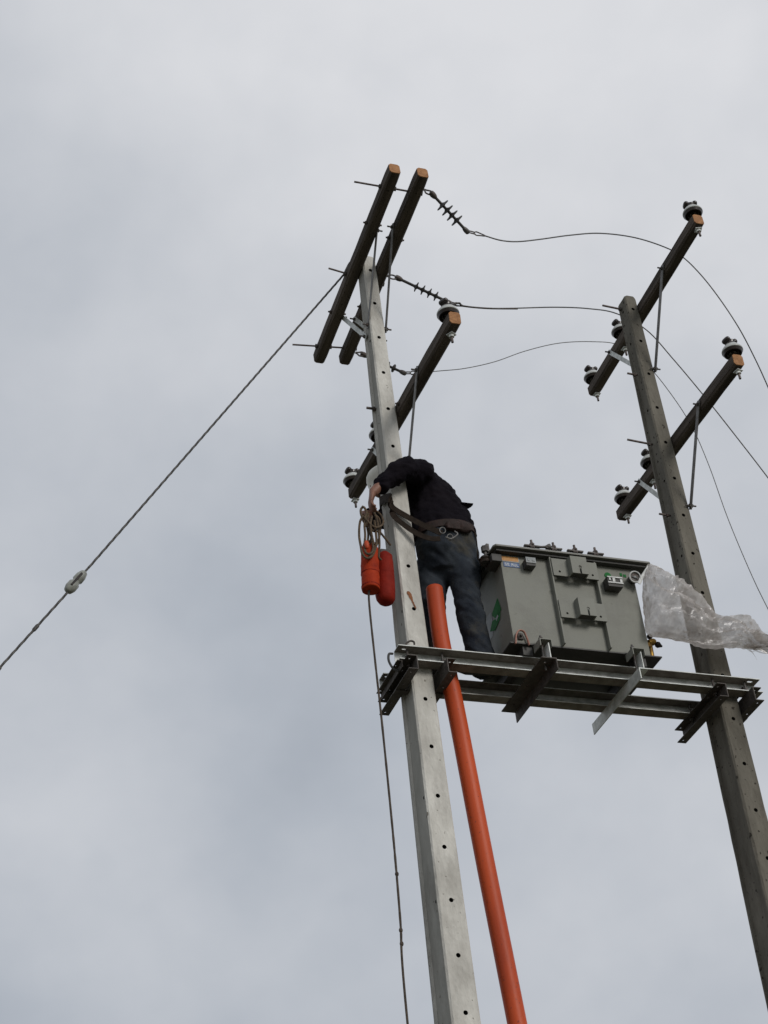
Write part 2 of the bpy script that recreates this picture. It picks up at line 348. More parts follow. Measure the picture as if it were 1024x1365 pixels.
def crossarm(label, n, f, braces, bolts=(), group='timber crossarms on the two poles'):
    n, f = V(n), V(f); mid = (n+f)/2
    t = thing('crossarm', label, 'crossarm', tuple(mid), group)
    bm, s, u, d, prof = arm_mesh(n, f); part('timber', bm, 'old_timber', t, smooth=0)
    for end, dr in ((n, -d), (f, d)):
        b = BM(); A = [b.verts.new(end+(s*x+u*y)*.955) for x, y in prof]; B = [b.verts.new(end+dr*.005+(s*x+u*y)*.91) for x, y in prof]
        for k in range(8): b.faces.new((A[k], A[(k+1) % 8], B[(k+1) % 8], B[k]))
        b.faces.new(A[::-1]); b.faces.new(B); bmesh.ops.recalc_face_normals(b, faces=b.faces)
        part('end_face', b, 'cut_wood', t, 'sawn end painted orange brown')
    for a, b_, flat in braces:
        a, b_ = V(a), V(b_); dd = (b_-a).normalized(); bm = BM()
        w, th = (.038, .006)
        a0 = a-dd*.03; b0 = b_+dd*.03; sd = V((1, 0, 0)); sd = (sd-dd*sd.dot(dd)).normalized(); uu = dd.cross(sd)
        q = []
        for p in (a0, b0): q.append([bm.verts.new(p+sd*x+uu*y) for x, y in ((-th/2, -w/2), (th/2, -w/2), (th/2, w/2), (-th/2, w/2))])
        for k in range(4): bm.faces.new((q[0][k], q[0][(k+1) % 4], q[1][(k+1) % 4], q[1][k]))
        bm.faces.new(q[0][::-1]); bm.faces.new(q[1]); bmesh.ops.recalc_face_normals(bm, faces=bm.faces)
        br = part('brace', bm, 'galvanised' if flat else 'brace_zinc', t)
        for p in (a, b_):
            bb = BM(); sg = -1 if True else 1
            hexnut(bb, p-V((.016, 0, 0)), (1, 0, 0), .015, .032); cyl(bb, p-V((.045, 0, 0)), p+V((.045, 0, 0)), .0065, 8)
            part('brace_bolt', bb, 'dull_steel', br)
    for y, side in bolts:
        p = n.lerp(f, y); bb = BM(); x1 = .075
        cyl(bb, p-V((x1, 0, 0)), p+V((x1, 0, 0)), .007, 8); hexnut(bb, p-V((.062, 0, 0)), (1, 0, 0), .015, .012); hexnut(bb, p+V((.05, 0, 0)), (1, 0, 0), .015, .012)
        part('bolt', bb, 'rod_steel', t)
    return t
A1n, A1f = V((-0.110, -1.062, 11.413)), V((-0.106, 0.953, 11.258))
A2n, A2f = V((0.095, -1.105, 11.375)), V((0.095, 0.892, 11.227))
A3n, A3f = V((0.112, -1.211, 9.807)), V((0.112, 1.052, 9.957))
B1n, B1f = V((2.408, -1.146, 11.380)), V((2.408, 0.928, 11.323))
B2n, B2f = V((2.418, -1.130, 9.920)), V((2.418, 0.919, 9.970))
crossarm('left crossarm of the pair at the pale pole top, holding the guy wire', A1n, A1f,
         [((-.056, -.466, 11.365), (-.068, -.09, 10.712), 0), ((-.056, .464, 11.30), (-.070, -.01, 10.66), 1)], [(.27, 1), (.74, 1)])
crossarm('right crossarm of the pair at the pale pole top, holding the strain insulators', A2n, A2f,
         [((.045, -.545, 11.345), (.068, -.105, 10.68), 0), ((.045, .43, 11.26), (.066, .0, 10.66), 1)], [(.33, 1), (.70, 1)])
crossarm('lower crossarm of the pale pole, crossing behind the pole just above the worker', A3n, A3f,
         [((.060, -.583, 9.855), (.080, -.15, 9.29), 0), ((.062, .42, 9.90), (.078, .02, 9.36), 1)], [(.46, 1)])
crossarm('upper crossarm on the darker pole, crossing just below its top', B1n, B1f,
         [((2.354, -.597, 11.355), (2.364, -.145, 10.665), 0), ((2.354, .437, 11.345), (2.33, -.0, 10.77), 1)])
crossarm('lower crossarm on the darker pole, under the upper one', B2n, B2f,
         [((2.362, -.588, 9.925), (2.376, -.146, 9.285), 0), ((2.362, .45, 9.96), (2.372, .02, 9.35), 1)])

# ================================================================ pin insulators
def make_pin(label, loc, rz=0):
    t = thing('pin_insulator', label, 'insulator', loc, 'pin insulators on the crossarms'); t.rotation_euler = (0, 0, rz); t.scale = (1.1, 1.1, 1.1)
    b = BM(); lathe(b, [(.050, .056), (.0700, .0455), (.0735, .0475), (.0738, .056), (.068, .068), (.057, .084), (.049, .094), (.040, .100), (.03, .102)], 32)
    sk = part('porcelain_skirt', b, 'porcelain', t, world=False, smooth=50)
    b = BM(); lathe(b, [(.012, .034), (.026, .030), (.030, .042), (.042, .030), (.047, .040), (.055, .026), (.062, .026), (.0705, .0450), (.03, .056)], 32)
    part('inner_shed', b, 'dark_glaze', t, world=False, smooth=50)
    b = BM(); lathe(b, [(.039, .098), (.036, .110), (.034, .116), (.038, .124), (.037, .132), (.028, .137)], 24)
    hd = part('head', b, 'dark_glaze', t, world=False, smooth=50)
    b = BM(); loft(b, smooth_path([(-.036, 0, .140), (-.026, 0, .139), (0, 0, .132), (.026, 0, .139), (.036, 0, .140)], 4), [(.030, .015)]*17, 12, side=(0, 1, 0))
    for s in (-1, 1): lathe(b, [(.006, -.034), (.017, -.027), (.0205, -.012), (.0205, .012), (.017, .027), (.006, .034)], 14, (s*.032, 0, .139), (0, 1, 0))
    b = remesh(b, .004, 1); part('saddle', b, 'dark_glaze', hd, world=False, smooth=80)
    b = BM(); cyl(b, (0, 0, -.19), (0, 0, .045), .0085, 10); hexnut(b, (0, 0, -.002), (0, 0, 1), .017, .014); lathe(b, [(.024, -.006), (.024, -.002)], 16)
    pn = part('pin', b, 'rod_steel', t, world=False)
    b = BM(); hexnut(b, (0, 0, -.146), (0, 0, 1), .018, .018); box(b, (-.024, -.024, -.128), (.024, .024, -.124)); part('nut', b, 'galvanised', pn, world=False)
    return t
pins = [(A3n, A3f, .042, 'pin insulator on the near orange-ended tip of the pale pole\'s lower crossarm'),
        (A3n, A3f, .705, 'pin insulator almost hidden behind the pale pole, just above the hard hat'),
        (A3n, A3f, 1.012-.02, 'pin insulator on the low left tip of the crossarm behind the white hard hat'),
        (B1n, B1f, .02, 'topmost pin insulator, on the near tip of the upper crossarm of the darker pole'),
        (B1n, B1f, .69, 'pin insulator half hidden behind the darker pole near its top'),
        (B1n, B1f, .975, 'pin insulator on the far lower tip of the darker pole\'s upper crossarm'),
        (B2n, B2f, .018, 'pin insulator on the near tip of the darker pole\'s lower crossarm, rightmost of all'),
        (B2n, B2f, .71, 'pin insulator peeping from behind the darker pole beside its long lower bolt'),
        (B2n, B2f, .955, 'pin insulator on the far tip of the lower crossarm, above the transformer')]
first = None
for i, (a, b_, tt, lab) in enumerate(pins):
    p = a.lerp(b_, tt)+V((0, 0, .06)); rz = random.uniform(-.35, .35)
    if i == 0: first = make_pin(lab, tuple(p), rz+.7)
    else: copy_tree(first, tuple(p), lab, (random.uniform(-.04, .04), random.uniform(-.04, .04), rz))

# ================================================================ rods through the double crossarms and bolts in the poles
def rod(label, a, b_, nuts, r=.0075, name='threaded_rod', loc=None, group=None, mat='rod_steel'):
    a, b_ = V(a), V(b_); t = thing(name, label, 'bolt', tuple((a+b_)/2), group)
    b = BM(); cyl(b, a, b_, r, 10); part('shank', b, mat, t)
    for q in nuts:
        p = a.lerp(b_, q); b = BM(); hexnut(b, p-V((.008, 0, 0)), b_-a, .018, .016); part('nut', b, 'dull_steel', t)
    return t
gr = 'long rods through the paired crossarms'
def rodpts(tn, x0, x1):
    a, c = A1n.lerp(A1f, tn[0]), A2n.lerp(A2f, tn[1]); d = c-a; return a+d*((x0-a.x)/d.x), a+d*((x1-a.x)/d.x)
for lab, tn, x0, x1 in (('long rod through the near tips of the paired crossarms', (.09, .095), -.355, .155), ('rod whose rusty end stands out where the guy wire is tied', (.535, .56), -.30, .155), ('long rod through the far tips of the paired crossarms', (.93, .93), -.35, .155)):
    q0, q1 = rodpts(tn, x0, x1); rod(lab, q0, q1, ((-.165-x0)/(x1-x0), (-.05-x0)/(x1-x0), (.148-x0)/(x1-x0)), group=gr)
gb = 'step bolts and rods in the poles'
rod('short bolt stub in the left face of the pale pole, over the hard hat', (-.125, .0, 9.945), (-.05, .0, 9.945), (.75,), .010, 'pole_bolt', None, gb)
rod('long rusty bolt beside the top of the darker pole', (2.075, -.044, 11.395), (2.26, -.044, 11.385), (.86,), .0085, 'pole_bolt', None, gb)
rod('short bolt in the darker pole below its upper crossarm', (2.15, -.06, 10.65), (2.24, -.06, 10.645), (.68,), .0085, 'pole_bolt', None, gb)
rod('long bolt in the darker pole at its lower crossarm', (2.02, -.043, 9.955), (2.24, -.043, 9.94), (.84,), .0085, 'pole_bolt', None, gb)
rod('short bolt in the darker pole above the transformer lid', (2.145, -.05, 9.245), (2.24, -.05, 9.24), (.68,), .0085, 'pole_bolt', None, gb)

# ================================================================ strain insulators
def ring_pts(c, axis_u, axis_v, a, b, n=16): return [V(c)+V(axis_u)*a*math.cos(2*math.pi*k/n)+V(axis_v)*b*math.sin(2*math.pi*k/n) for k in range(n)]
def strain(label, eye, p0, p1, sheds, shed_r, tail, bodyr=.011):
    """eye: where the eye nut leaves the arm; p0-p1: polymer rod; tail: where the wire clamp ends"""
    eye, p0, p1, tail = V(eye), V(p0), V(p1), V(tail); t = thing('strain_insulator', label, 'insulator', tuple(p0), 'strain insulators holding the conductors')
    b = BM(); d = (p0-eye).normalized(); c = eye+d*.03; up = V((0, .25, 1)).normalized(); up = (up-d*up.dot(d)).normalized()
    loft(b, smooth_path([eye+up*.004, eye+d*.02+up*.012, eye+d*.045+up*.03, eye+d*.075+up*.022, eye+d*.088, eye+d*.075-up*.022, eye+d*.045-up*.03, eye+d*.02-up*.012, eye-up*.004], 4), .0065, 8)
    part('eye_nut', b, 'dull_steel', t)
    ax = (p1-p0).normalized(); ln = (p1-p0).length
    b = BM(); lathe(b, [(.008, -.03), (.021, -.022), (.023, 0), (.02, .02), (.013, .035)], 14, p0, ax); part('upper_fitting', b, 'dull_steel', t)
    b = BM(); cyl(b, p0, p1, bodyr, 12); core = part('core', b, 'polymer', t)
    for k in sheds:
        b = BM(); lathe(b, [(bodyr, -.018), (shed_r*.45, -.008), (shed_r*.94, -.003), (shed_r, .002), (shed_r*.94, .005), (shed_r*.45, .007), (bodyr, .013)], 24, p0.lerp(p1, k), ax); part('shed', b, 'polymer', core, smooth=60)
    b = BM(); lathe(b, [(.013, -.035), (.018, -.02), (.020, 0), (.018, .018), (.008, .026)], 14, p1, ax); part('lower_fitting', b, 'dull_steel', t)
    dt = (tail-p1).normalized(); s = dt.cross(V((0, 1, 0))).normalized(); b = BM(); lt = (tail-p1).length
    for q in (-1, 1): cyl(b, p1+s*.010*q, p1+dt*lt*.45+s*.010*q, .005, 8)
    loft(b, smooth_path([p1+dt*lt*.40, p1+dt*lt*.5+s*.018, p1+dt*lt*.66+s*.016, p1+dt*lt, p1+dt*lt*.7-s*.012, p1+dt*lt*.5-s*.018, p1+dt*lt*.40], 4), .005, 8)
    part('wire_clamp', b, 'dull_steel', t); return t
strain('strain insulator with four broad sheds, hanging from the near end of the paired crossarms', V((0.170, -0.930, 11.396)), V((0.228, -0.950, 11.332)), V((0.525, -0.825, 11.136)), (.29,.43,.57,.71), .056, V((0.680, -0.820, 11.124)))
strain('strain insulator with thin sheds, running from behind the pale pole top to a pin insulator', V((0.179, 0.000, 11.370)), V((0.275, -0.010, 11.353)), V((0.674, -0.030, 11.155)), (.36,.49,.62,.75), .042, V((0.801, -0.030, 11.140)), .0115)
strain('strain insulator mostly hidden behind the pale pole, above its lower crossarm', V((0.133, 0.720, 11.168)), V((0.195, 0.700, 11.138)), V((0.483, 0.600, 10.910)), (.35,.48,.6,.75), .036, V((0.606, 0.550, 10.890)))

# ================================================================ wires
def wire(label, pts, r, base, mat='conductor', k=8, group='overhead conductors slung between the poles'):
    b = BM(); loft(b, smooth_path(pts, k), r, 8); return solo('conductor_wire', b, mat, label, 'wire', base, group, 60)
w1 = [V((0.680, -0.820, 11.124)), V((0.813, -0.810, 11.116)), V((0.960, -0.800, 11.146)), V((1.173, -0.780, 11.239)), V((1.468, -0.750, 11.381)), V((1.779, -0.700, 11.523)), V((2.156, -0.600, 11.661)), V((2.494, -0.500, 11.727)), V((2.688, -0.450, 11.701)), V((2.861, -0.400, 11.573)), V((3.018, -0.350, 11.378)), V((3.162, -0.300, 11.130)), V((3.308, -0.200, 10.929)), V((3.439, -0.100, 10.700)), V((3.683, 0.100, 10.226)), V((4.008, 0.400, 9.489))]
wire('topmost conductor, arching from the upper strain insulator past the darker pole', w1, .0054, w1[0])
w2 = [V((0.723, -0.030, 11.132)), V((0.946, -0.030, 11.149)), V((1.215, -0.030, 11.200)), (V((1.650, 0.000, 11.328))), V((2.029, 0.100, 11.480)), V((2.386, 0.250, 11.632)), V((2.679, 0.300, 11.544)), V((2.905, 0.350, 11.302)), V((3.154, 0.400, 10.974)), V((3.399, 0.450, 10.617)), V((3.649, 0.500, 10.233)), V((4.032, 0.600, 9.670))]
wire('middle conductor, nearly level between the poles, leaving the thin-shed strain insulator', w2, .0054, w2[0])
w3 = [V((0.606, 0.550, 10.890)), V((0.776, 0.550, 10.941)), V((1.017, 0.550, 11.014)), V((1.310, 0.560, 11.151)), V((1.622, 0.580, 11.345)), V((1.974, 0.600, 11.520)), V((2.310, 0.600, 11.602)), V((2.566, 0.600, 11.611)), V((2.787, 0.600, 11.444)), V((2.949, 0.600, 11.172)), V((3.107, 0.620, 10.819)), V((3.196, 0.640, 10.407)), V((3.260, 0.660, 9.878)), V((3.369, 0.700, 9.373)), V((3.482, 0.750, 9.051)), V((3.676, 0.800, 8.475))]
wire('lowest conductor, sagging behind the darker pole and down beyond the plastic sheet', w3, .0036, w3[0])
w2b = [V((0.669, -0.030, 11.113)), V((0.756, -0.050, 11.145)), V((0.796, -0.040, 11.130)), V((1.012, -0.030, 11.158)), V((1.283, -0.030, 11.209))]
b = BM(); loft(b, smooth_path(w2b, 6), .0075, 8); solo('preformed_tie', b, 'dull_steel', 'short wire tie wrapped round the start of the middle conductor', 'wire tie', w2b[0])

# guy wire: twisted strands down to a porcelain guy insulator and on
g0, g1 = V((-.175, .04, 11.335)), V((-2.208, 0.000, 8.229))
g2, g3 = V((-2.344, 0.000, 8.018)), V((-2.755, 0.000, 7.414))
dg_ = (g3-g2).normalized()
def strand(a, b_, r, lab, extra=None):
    n = int((b_-a).length/.02); pts = [a.lerp(b_, i/n) for i in range(n+1)]
    bm = BM(); loft(bm, pts, r*.95, 9, side=(0, 1, 0), twist=.5, lobes=3); return bm
b = strand(g0, g1, .0085, '')
for s in (-1, 1):
    up = V((0, 0, 1)); off = V((.6, 0, 1)).normalized()*.028*s
    loft(b, smooth_path([g1+V((.02, 0, .03)), g1+off, V((-2.277, 0.000, 8.132))+off*1.15, V((-2.320, 0.000, 8.062))+off*.6], 4), .0052, 8)
loft(b, smooth_path([g0, g0+V((.045, -.045, .10)), g0+V((.075, -.03, .13)), g0+V((.06, .01, .08)), g0+V((-.02, 0, -.03))], 5), .006, 8)
solo('guy_wire', b, 'guy_steel', 'upper steel guy wire from the paired crossarms down to the guy insulator', 'guy wire', g1, 'steel guy wire either side of its insulator')
gend = g3+dg_*(g3.z/-dg_.z)
b = strand(g2, gend, .0085, '')
for s in (-1, 1):
    off = V((.6, 0, 1)).normalized()*.016*s
    loft(b, smooth_path([g2-dg_*.08+off*1.6, g2-dg_*.02+off*1.2, g2+dg_*.06, g2+dg_*.3+V((0, 0, .002))], 5), .005, 8)
for q in (.35, .75, 1.2): lathe(b, [(.009, -.03), (.013, -.02), (.013, .02), (.009, .03)], 10, g2+dg_*q, dg_)
solo('guy_wire', b, 'guy_steel', 'lower steel guy wire leaving the guy insulator towards the lower left', 'guy wire', g3, 'steel guy wire either side of its insulator')
c = (V((-2.291, 0.000, 8.107))); ax = dg_; t = thing('guy_insulator', 'pale grooved porcelain strain egg set into the guy wire', 'insulator', tuple(c))
b = BM(); lathe(b, [(.014, -.105), (.024, -.095), (.034, -.06), (.035, -.02), (.027, -.008), (.027, .008), (.038, .02), (.038, .06), (.028, .09), (.014, .10)], 24, c, ax); part('porcelain', b, 'weathered_porcelain', t, smooth=50)
b = BM(); lathe(b, [(.019, -.0865), (.0315, -.079), (.022, -.087)], 24, c, -ax); 
s_, u_ = frame_of(ax)
loft(b, [c+ax*q+V((0, -.036, 0)) for q in (-.06, 0, .06)], .0085, 8)
part('groove', b, 'dark_glaze', t, 'dark groove of the insulator')

# ================================================================ platform beams
def c_channel(x0, x1, yf, yw, z0, z1, th=.006, slots=()):
    """channel lying along x, web at yw, flanges pointing to yf"""
    s = 1 if yf > yw else -1
    poly = [(yf, z1), (yw, z1), (yw, z0), (yf, z0), (yf, z0+th), (yw+s*th, z0+th), (yw+s*th, z1-th), (yf, z1-th)]
    b = prism(BM(), poly, 'x', x0, x1); c = BM()
    for x in slots:
        lathe(c, [(.009, -.3), (.009, .3)], 12, (x-.014, (yf+yw)/2+s*.004, (z0+z1)/2), (0, 0, 1)); lathe(c, [(.009, -.3), (.009, .3)], 12, (x+.014, (yf+yw)/2+s*.004, (z0+z1)/2), (0, 0, 1))
        box(c, (x-.014, (yf+yw)/2+s*.004-.009, z0-.1), (x+.014, (yf+yw)/2+s*.004+.009, z1+.1))
    if slots: b = cut(b, remesh_union(c))
    return b
def remesh_union(c):
    # keep each slot as one clean capsule outline
    xs = sorted(set(round(v.co.x, 3) for v in c.verts)); return c
def slot_cut(b, centres, axis='z', ln=.045, wd=.017, depth=(7.3, 7.9)):
    c = BM()
    for x, y in centres:
        poly = []
        for k in range(7): a = -math.pi/2+math.pi*k/6; poly.append((x+(ln-wd)/2+math.cos(a)*wd/2, y+math.sin(a)*wd/2))
        for k in range(7): a = math.pi/2+math.pi*k/6; poly.append((x-(ln-wd)/2+math.cos(a)*wd/2, y+math.sin(a)*wd/2))
        prism(c, poly, 'z', *depth)
    return cut(b, c)
def shade_flanges(b):  # level faces get the darker zinc with painted-in underside shade
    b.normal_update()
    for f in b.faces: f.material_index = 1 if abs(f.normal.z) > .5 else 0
zt, zb = 7.712, 7.603
tf = thing('platform_beam', 'front galvanised channel beam bolted across the faces of both poles', 'steel beam', (1.15, -.18, 7.60), 'channel beams carrying the transformer')
b = slot_cut(c_channel(-.195, 2.53, -.232, -.137, zb, zt), [(-.135, -.19), (2.47, -.19)]); shade_flanges(b); part('channel', b, ['galvanised', 'brown_shade_zinc'], tf, smooth=0)
tb = thing('platform_beam', 'back channel beam behind both poles, seen from beneath in shadow', 'steel beam', (1.15, .18, 7.60), 'channel beams carrying the transformer')
b = slot_cut(c_channel(-.180, 2.60, .128, .222, zb-.001, zt-.001), [(-.135, .17), (2.55, .17)]); shade_flanges(b); part('channel', b, ['galvanised', 'brown_shade_zinc'], tb, smooth=0)
for x in (-.10, .155, 2.25, 2.44):
    b = BM(); cyl(b, (x, -.175, 7.662), (x, -.13, 7.662), .010, 10); hexnut(b, (x, -.165, 7.662), (0, 1, 0), .021, .016); lathe(b, [(.027, 0), (.027, .004)], 16, (x, -.147, 7.662), (0, 1, 0)); part('bolt', b, 'dull_steel', tf)
    b = BM(); cyl(b, (x, -.13, 7.662), (x, .21, 7.662), .008, 8); hexnut(b, (x, .200, 7.662), (0, 1, 0), .019, .014); part('bolt', b, 'dull_steel', tb)
# U-bolt and a loose coil end by the pale pole
b = BM(); loft(b, smooth_path([(-.19, -.10, 7.72), (-.225, -.12, 7.70), (-.235, -.13, 7.64), (-.215, -.14, 7.58), (-.18, -.15, 7.555)], 5), .0085, 8); solo('u_bolt', b, 'dark_paint', 'black curved bolt hooked round the left end of the front beam', 'bolt', (-.2, -.12, 7.6))
b = BM(); loft(b, smooth_path([V((-0.131, -0.200, 7.725)), V((-0.123, -0.200, 7.747)), V((-0.094, -0.200, 7.768)), V((-0.070, -0.200, 7.764)), V((-0.067, -0.200, 7.744))], 5), .007, 8); solo('hook', b, 'brown_steel', 'small dark hook lying on the front beam against the pale pole', 'hook', (-.1, -.2, 7.72))

# bolster channels running front to back under the beams, a pair at each pole
def bolster(label, xw, sgn, y0, y1, extra=None, wd=.068):
    """channel along y, web at xw, flanges pointing sgn in x"""
    t = thing('bolster_channel', label, 'steel channel', (xw, 0, 7.49), 'short channels bolted under the beams at the poles')
    z1, z0, th = 7.597, 7.490, .006; xf = xw+sgn*wd; w2 = xw+sgn*th
    poly = [(xf, z1), (xw, z1), (xw, z0), (xf, z0), (xf, z0+th), (w2, z0+th), (w2, z1-th), (xf, z1-th)]
    b = prism(BM(), poly, 'y', y0, y1); cc = BM(); xm = xw+sgn*.038
    for y in (y0+.045, y0+.2, y1-.16, y1-.035): lathe(cc, [(.0085, 7.3), (.0085, 7.8)], 10, (xm, y, 0))
    b = cut(b, cc); part('channel', b, 'brown_steel', t, smooth=0)
    for y in (-.185, .175):
        b = BM(); cyl(b, (xw+sgn*.02, y, 7.56), (xw+sgn*.02, y, 7.72), .008, 8); hexnut(b, (xw+sgn*.02, y, 7.572), (0, 0, 1), .018, .016); part('bolt', b, 'dull_steel', t)
    return t
bolster('under-beam channel on the left side of the pale pole', -.100, -1, -.30, .315)
bolster('under-beam channel between the pale pole and the orange pipe', .108, 1, -.30, .315, wd=.062)
bolster('under-beam channel on the left side of the darker pole', 2.188, -1, -.31, .36)
bolster('under-beam channel on the right side of the darker pole, rightmost of all', 2.405, 1, -.30, .18)
# packing angles seen at the far left of the pale pole
def angle_y(name, label, cat, xv, sgn, y0, y1, zc, w, drop, th, mat, holes=(), group=None):
    """angle along y: level leg at zc running sgn in x, other leg hanging from xv"""
    t = thing(name, label, cat, (xv, 0, zc), group); xh = xv+sgn*w
    poly = [(xv, zc), (xh, zc), (xh, zc-th), (xv+sgn*th, zc-th), (xv+sgn*th, zc-drop), (xv, zc-drop)]
    b = prism(BM(), poly, 'y', y0, y1)
    if holes:
        cc = BM()
        for y in holes: lathe(cc, [(.0085, 7.3), (.0085, 7.8)], 10, (xv+sgn*w*.55, y, 0))
        b = cut(b, cc)
    part('angle_iron', b, mat, t, smooth=0); return t
ta = angle_y('support_angle', 'dark angle iron under the beams at the left foot of the transformer', 'angle iron', .852, -1, -.42, .31, 7.600, .11, .085, .007, 'brown_steel', (-.36, -.05, .20), 'angle irons under the transformer')
tb2 = angle_y('support_angle', 'lighter galvanised angle iron under the beams at the transformer\'s right foot', 'angle iron', 1.472, 1, -.40, .385, 7.600, .075, .085, .007, 'galvanised', (-.33, .1), 'angle irons under the transformer')
ta2 = angle_y('packing_angle', 'short slotted angle at the left end of the beams outside the pale pole', 'angle iron', -.176, -1, -.22, .215, 7.599, .036, .05, .005, 'brown_steel', (-.15, .18))
# tie straps joining the bolsters
b = box(BM(), (-.17, -.03, 7.482), (.17, .02, 7.488)); solo('tie_plate', b, 'brown_steel', 'flat dark plate joining the channels under the pale pole side', 'steel plate', (0, 0, 7.48))

# ================================================================ transformer
T = thing('transformer', 'grey-green oil-filled distribution transformer tank bolted on the beams between the poles', 'transformer', (1.14, 0, 7.712))
YF = -.27
b = box(BM(), (.632, YF, 7.795), (1.668, .27, 8.535), .012); part('tank', b, 'tank_paint', T)
b = BM(); pts = [(.565, -.325), (.58, -.345), (1.775, -.345), (1.785, -.335), (1.785, .33), (1.77, .345), (.58, .345), (.565, .33)]
prism(b, pts, 'z', 8.538, 8.551); lid = part('lid', b, 'lid_paint', T, smooth=0)
b = BM(); prism(b, [(.59, -.318), (1.755, -.318), (1.755, .318), (.59, .318)], 'z', 8.518, 8.5375); part('gasket_rim', b, 'dark_paint', T, smooth=0)
b = BM(); prism(b, [(.605, -.272), (1.752, -.272), (1.752, .272), (.605, .272)], 'z', 7.785, 7.794); part('base_plate', b, 'dark_paint', T, smooth=0)
for x in (.70, 1.56):   # skids
    b = box(BM(), (x, -.25, 7.713), (x+.07, .25, 7.784)); part('skid', b, 'dark_paint', T, smooth=0)
# hanger ribs
for x in (.998, 1.347):
    b = box(BM(), (x-.006, -.312, 7.80), (x+.006, YF-.0005, 8.517), .002); part('rib', b, 'tank_paint', T)
def bracket(zc0, zc1, x0, x1):
    t = BM(); y0, y1, y2 = -.316, -.322, -.375; xa, xb = x0+.122, x0+.246
    poly = [(x0, y0), (x0, y1), (xa-.004, y1), (xa, y2), (xb, y2), (xb+.004, y1), (x1, y1), (x1, y0), (xb-.004, y0), (xb-.008, y2+.007), (xa+.008, y2+.007), (xa+.002, y0)]
    prism(t, poly, 'z', zc0, zc1); c = BM()
    for x in (x0+.05, x1-.045): lathe(c, [(.009, -.5), (.009, -.2)], 10, (x, 0, zc0+.035), (0, 1, 0))
    xk = (xa+xb)/2+.004; kp = [(xk-.007, zc0-.02), (xk+.007, zc0-.02), (xk+.007, zc0+.045)]+[(xk+.0125*math.sin(q), zc0+.056-.0125*math.cos(q)) for q in [.6+(2*math.pi-1.2)*i/9 for i in range(10)]]+[(xk-.007, zc0+.045)]
    prism(c, kp, 'y', -.5, -.345)
    br = part('hanger_bracket', cut(t, c), 'tank_paint', T, smooth=0)
    b = BM(); box(b, (xa+.01, y2+.009, zc0+.004), (xb-.01, y0+.002, zc0+.010)); part('stiffener', b, 'dark_paint', br)
bracket(8.356, 8.500, 1.002, 1.352)
bracket(8.006, 8.150, 1.000, 1.350)
# terminals on the lid
for i, x in enumerate((.925, 1.095, 1.262, 1.425)):
    y = -.22; b = BM(); lathe(b, [(.032, 0), (.032, .02), (.024, .03), (.028, .05), (.024, .07), (.016, .09)], 16, (x, y, 8.552)); tm = part('terminal', b, 'dark_glaze', T)
    b = BM(); cyl(b, (x, y, 8.60), (x, y, 8.715), .009, 10); hexnut(b, (x, y, 8.643), (0, 0, 1), .020, .014); hexnut(b, (x, y, 8.668), (0, 0, 1), .019, .016); part('stud', b, 'rod_steel', tm)
    b = BM(); box(b, (x-.062, y-.012, 8.657), (x+.062, y+.012, 8.667)); 
    if i == 0: lathe(b, [(.008, 0), (.010, .05), (.022, .075), (.024, .085)], 12, (x+.055, y, 8.662), (1, 0, .15))
    part('terminal_bar', b, 'dull_steel', tm)
# high voltage bushing at the left corner
b = BM(); lathe(b, [(.040, 0), (.045, .012), (.038, .024), (.047, .032), (.038, .044), (.030, .055)], 20, (.535, -.23, 8.455)); bs = part('bushing', b, 'dark_glaze', T)
b = BM(); cyl(b, (.545, -.23, 8.51), (.545, -.23, 8.56), .012, 10); hexnut(b, (.545, -.23, 8.555), (0, 0, 1), .026, .045); box(b, (.557, -.24, 8.56), (.578, -.22, 8.625), .002); part('connector', b, 'dull_steel', bs)
b = BM(); box(b, (.555, -.30, 8.44), (.633, -.16, 8.50), .01); part('bushing_bracket', b, 'dark_paint', T)
# labels and fittings on the front
b = box(BM(), (.641, YF-.0035, 8.468), (.770, YF-.0005, 8.506)); ol = part('sticker', b, 'label_orange', T, 'orange sticker at the top left corner')
b = box(BM(), (.640, YF-.0030, 8.461), (.775, YF-.0004, 8.509)); part('sticker', b, 'label_pale', T, 'pale border of the orange sticker')
b = box(BM(), (.650, YF-.0035, 8.418), (.772, YF-.0005, 8.456)); part('sticker', b, 'label_blue', T, 'blue sticker with white letters')
def glyphs(rows, x0, z0, cw, chh, y, gap=.35):
    b = BM(); x = x0
    for ch in rows:
        if ch is None: x += cw*.7; continue
        for (a, c, d, e_) in ch: box(b, (x+a*cw, y-.0012, z0+c*chh), (x+d*cw, y, z0+e_*chh))
        x += cw*(1+gap)
    return b
ST = .24
GL = {'S': [(0,0,1,ST*.7),(0,.4,1,.6),(0,.8,1,1),(1-ST,ST*.7,1,.4),(0,.6,ST,.8)], 'E': [(0,0,ST,1),(ST,0,1,.18),(ST,.41,.85,.59),(ST,.82,1,1)],
      'M': [(0,0,ST,1),(1-ST,0,1,1),(ST,.7,1-ST,.9),(.38,.45,.62,.7)], 'U': [(0,0,ST,1),(1-ST,0,1,1),(ST,0,1-ST,.18)], 'L': [(0,0,ST,1),(ST,0,1,.18)]}
part('lettering', glyphs([GL['S'], GL['E'], None, GL['M'], GL['U'], GL['L']], .659, 8.426, .0148, .023, YF-.0037), 'label_white', T)
b = BM(); lathe(b, [(.0265, 0), (.0265, .003)], 20, (1.457, YF-.0005, 8.44), (0, -1, 0)); part('green_disc', b, 'label_green', T)
b = BM(); box(b, (1.556, YF-.003, 8.448), (1.574, YF-.0005, 8.474)); box(b, (1.582, YF-.003, 8.442), (1.604, YF-.0005, 8.466)); part('green_sticker', b, 'label_green', T, 'two small green marks near the gauge')
